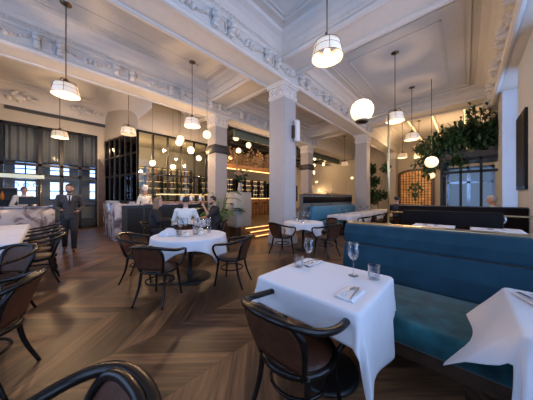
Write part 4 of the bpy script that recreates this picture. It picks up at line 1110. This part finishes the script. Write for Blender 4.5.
    if apron: MB().bbox(-.15, .15, pel.y+.14, pel.y+.155, pel.z-.5, ch.z-.05, .005, 1).build('apron', 'whitecotton', t)
    return t
stand = dict(pelvis=(0,0,.98), chest=(0,.0,1.34), neck=(0,.01,1.50), head=(0,.03,1.64), shl=(-.19,0,1.43), shr=(.19,0,1.43), ell=(-.27,-.04,1.15), elr=(.27,-.04,1.15),
             wrl=(-.20,.18,1.10), wrr=(.20,.18,1.10), hpl=(-.09,0,.92), hpr=(.09,0,.92), knl=(-.10,.03,.50), knr=(.10,.03,.50), anl=(-.10,-.02,.10), anr=(.10,-.02,.10))
walk = dict(stand); walk.update(knl=(-.09,.16,.53), anl=(-.09,.14,.10), knr=(.09,.0,.50), anr=(.09,-.20,.12), wrl=(-.17,.17,1.07), wrr=(.16,.19,1.10))
sit = dict(pelvis=(0,-.02,.60), chest=(0,.0,.98), neck=(0,.03,1.15), head=(0,.06,1.28), shl=(-.19,0,1.07), shr=(.19,0,1.07), ell=(-.25,.10,.83), elr=(.25,.10,.83), wrl=(-.14,.34,.82), wrr=(.14,.34,.82),
           hpl=(-.09,.02,.56), hpr=(.09,.02,.56), knl=(-.11,.40,.52), knr=(.11,.40,.52), anl=(-.11,.36,.10), anr=(.11,.36,.10))
person('waiter in a grey tweed blazer, white shirt and dark tie walking towards us at left', (.44, 7.60, 0), PI-.05, walk, 'greytweed', beard=True, tie=True)
sitw = dict(sit); sitw.update(ell=(-.28,.06,.84), elr=(.28,.06,.84), wrl=(-.16,.33,.82), wrr=(.16,.33,.82))
rz = face_to(2.34, 4.93, 2.76, 5.5)
person('man in a white shirt seated with his back to us behind the round table', (2.34, 4.93, .02), rz, sitw, 'whitecotton', hair='hairdark')
person('woman in black with long light brown hair seated at left of the diners', (1.95, 5.78, .0), face_to(1.95, 5.78, 2.76, 5.4), sit, 'blackshirt', skin='skinlight', hair='hairbrown', hairlen=.24)
sitb = dict(sit); sitb.update(wrl=(-.05,.30,1.12), ell=(-.22,.22,.88))
person('bearded man in a black shirt with a hand by his chin, right of the diners', (3.22, 5.02, .04), face_to(3.22, 5.02, 2.3, 5.3), sitb, 'blackshirt', sleeve=.0, beard=True)
person('cook in a white coat and tall white hat behind the food counter', (2.45, 9.06-.0, 0), face_to(2.45, 9.05, 3.2, 8.2)-.3, dict(stand), 'whitecotton', hat=True, lower=True) if False else person('cook in a white coat and tall white hat behind the food counter', (2.76, 9.36, .0), face_to(2.76, 9.36, 3.0, 8.2), stand, 'whitecotton', hat=True)
person('bartender in a light top behind the marble bar, seen beyond the till screen', (-.5, 10.85, 0), face_to(-.5, 10.8, .3, 9), stand, 'whitecotton', skin='skinlight')
person('grey haired guest in a pale top seated beyond the dark booth near the daylit wall', (8.0, -.55, .05), face_to(8.0, -.55, 8.4, .5)+.5, sit, 'whitecotton', skin='skinlight', hair='hairgrey')
person('dark haired guest in dark clothes seated beyond the low screen, below the stained glass', (8.3, 1.7, .05), face_to(8.3, 1.7, 9.2, 2.2), sit, 'darkcloth')
# seats for the two far guests
chair((8.0, -.55, 0), face_to(8.0, -.55, 8.4, .5)+.5, 'armchair under the grey haired guest beyond the dark booth'); chair((8.3, 1.7, 0), face_to(8.3, 1.7, 9.2, 2.2), 'armchair under the dark haired guest beyond the low screen')
# ------------------------------------------------------------------ light
wd = bpy.data.worlds.new('sky'); scene.world = wd; wd.use_nodes = True
bg = wd.node_tree.nodes['Background']; bg.inputs['Color'].default_value = (.50, .66, 1.0, 1); bg.inputs['Strength'].default_value = 3.7
def portal(x, y, z, w, h, rot):
    l = bpy.data.lights.new('window_daylight', 'AREA'); l.shape = 'RECTANGLE'; l.size = w; l.size_y = h; l.cycles.is_portal = True
    o = bpy.data.objects.new('window_daylight', l); C.objects.link(o); o.location = (x, y, z); o.rotation_euler = rot
for a, b in ((-3.6, -.9), (-.3, 2.6), (3.2, 6.5), (8.7, 10.15)): portal((a+b)/2, YS-.27, 2.78, b-a, 4.45, (-PI/2, 0, PI))
for a, b in ((-.6, 2.8), (4.2, 7.4)): portal(XW-.27, (a+b)/2, 2.78, b-a, 4.45, (PI/2, 0, PI/2+PI))
portal(-.6, 15.42, 2.2, 7.2, 2.4, (-PI/2, 0, 0))
def bulb(x, y, z, p, col=(1, .62, .32), r=.08):
    l = bpy.data.lights.new('lamp_and_fill_light', 'POINT'); l.energy = p; l.color = col; l.shadow_soft_size = r
    o = bpy.data.objects.new('lamp_and_fill_light', l); C.objects.link(o); o.location = (x, y, z)
for x, y, l in PL[:8]: bulb(x, y, ZC-2.36, 85 if y > 4 else 55)
for x, y, z in ((8.5, 10.5, 3.0), (11, 10.5, 3.0), (15, 10, 3.2), (8, 7, 4.2), (15, 7, 3.9), (3.6, 10.6, 3.3), (5.4, 11.2, 3.3), (16, 1, 4.6), (15.5, 3.0, 4.4)): pass
for px, py, Y, l in GL[::2]:
    x, y, z = at(px, py, Y); bulb(x, y, z-.22, 55)
bulb(3.0, 11.4, 3.4, 70); bulb(5.0, 10.8, 3.4, 60); bulb(15.2, .8, 4.5, 90); bulb(15.2, 3.0, 4.5, 60); bulb(.3, 10.9, 3.4, 40); bulb(2.2, 12.2, 3.7, 40); bulb(10, 9.0, 4.0, 60)  # added warm fill points without fixtures, brightening cage, bar and far bay
vs = scene.view_settings; scene.display_settings.display_device = 'sRGB'
vs.view_transform = 'Standard'; vs.look = 'None'; vs.gamma = 1; vs.use_curve_mapping = False; vs.exposure = .04
cy = scene.cycles; cy.max_bounces = 8; cy.diffuse_bounces = 4; cy.transparent_max_bounces = 16; cy.sample_clamp_indirect = 6; cy.use_denoising = True
cy.caustics_reflective = False; cy.caustics_refractive = False
for p, used in protos:
    if not used: bpy.data.objects.remove(p)
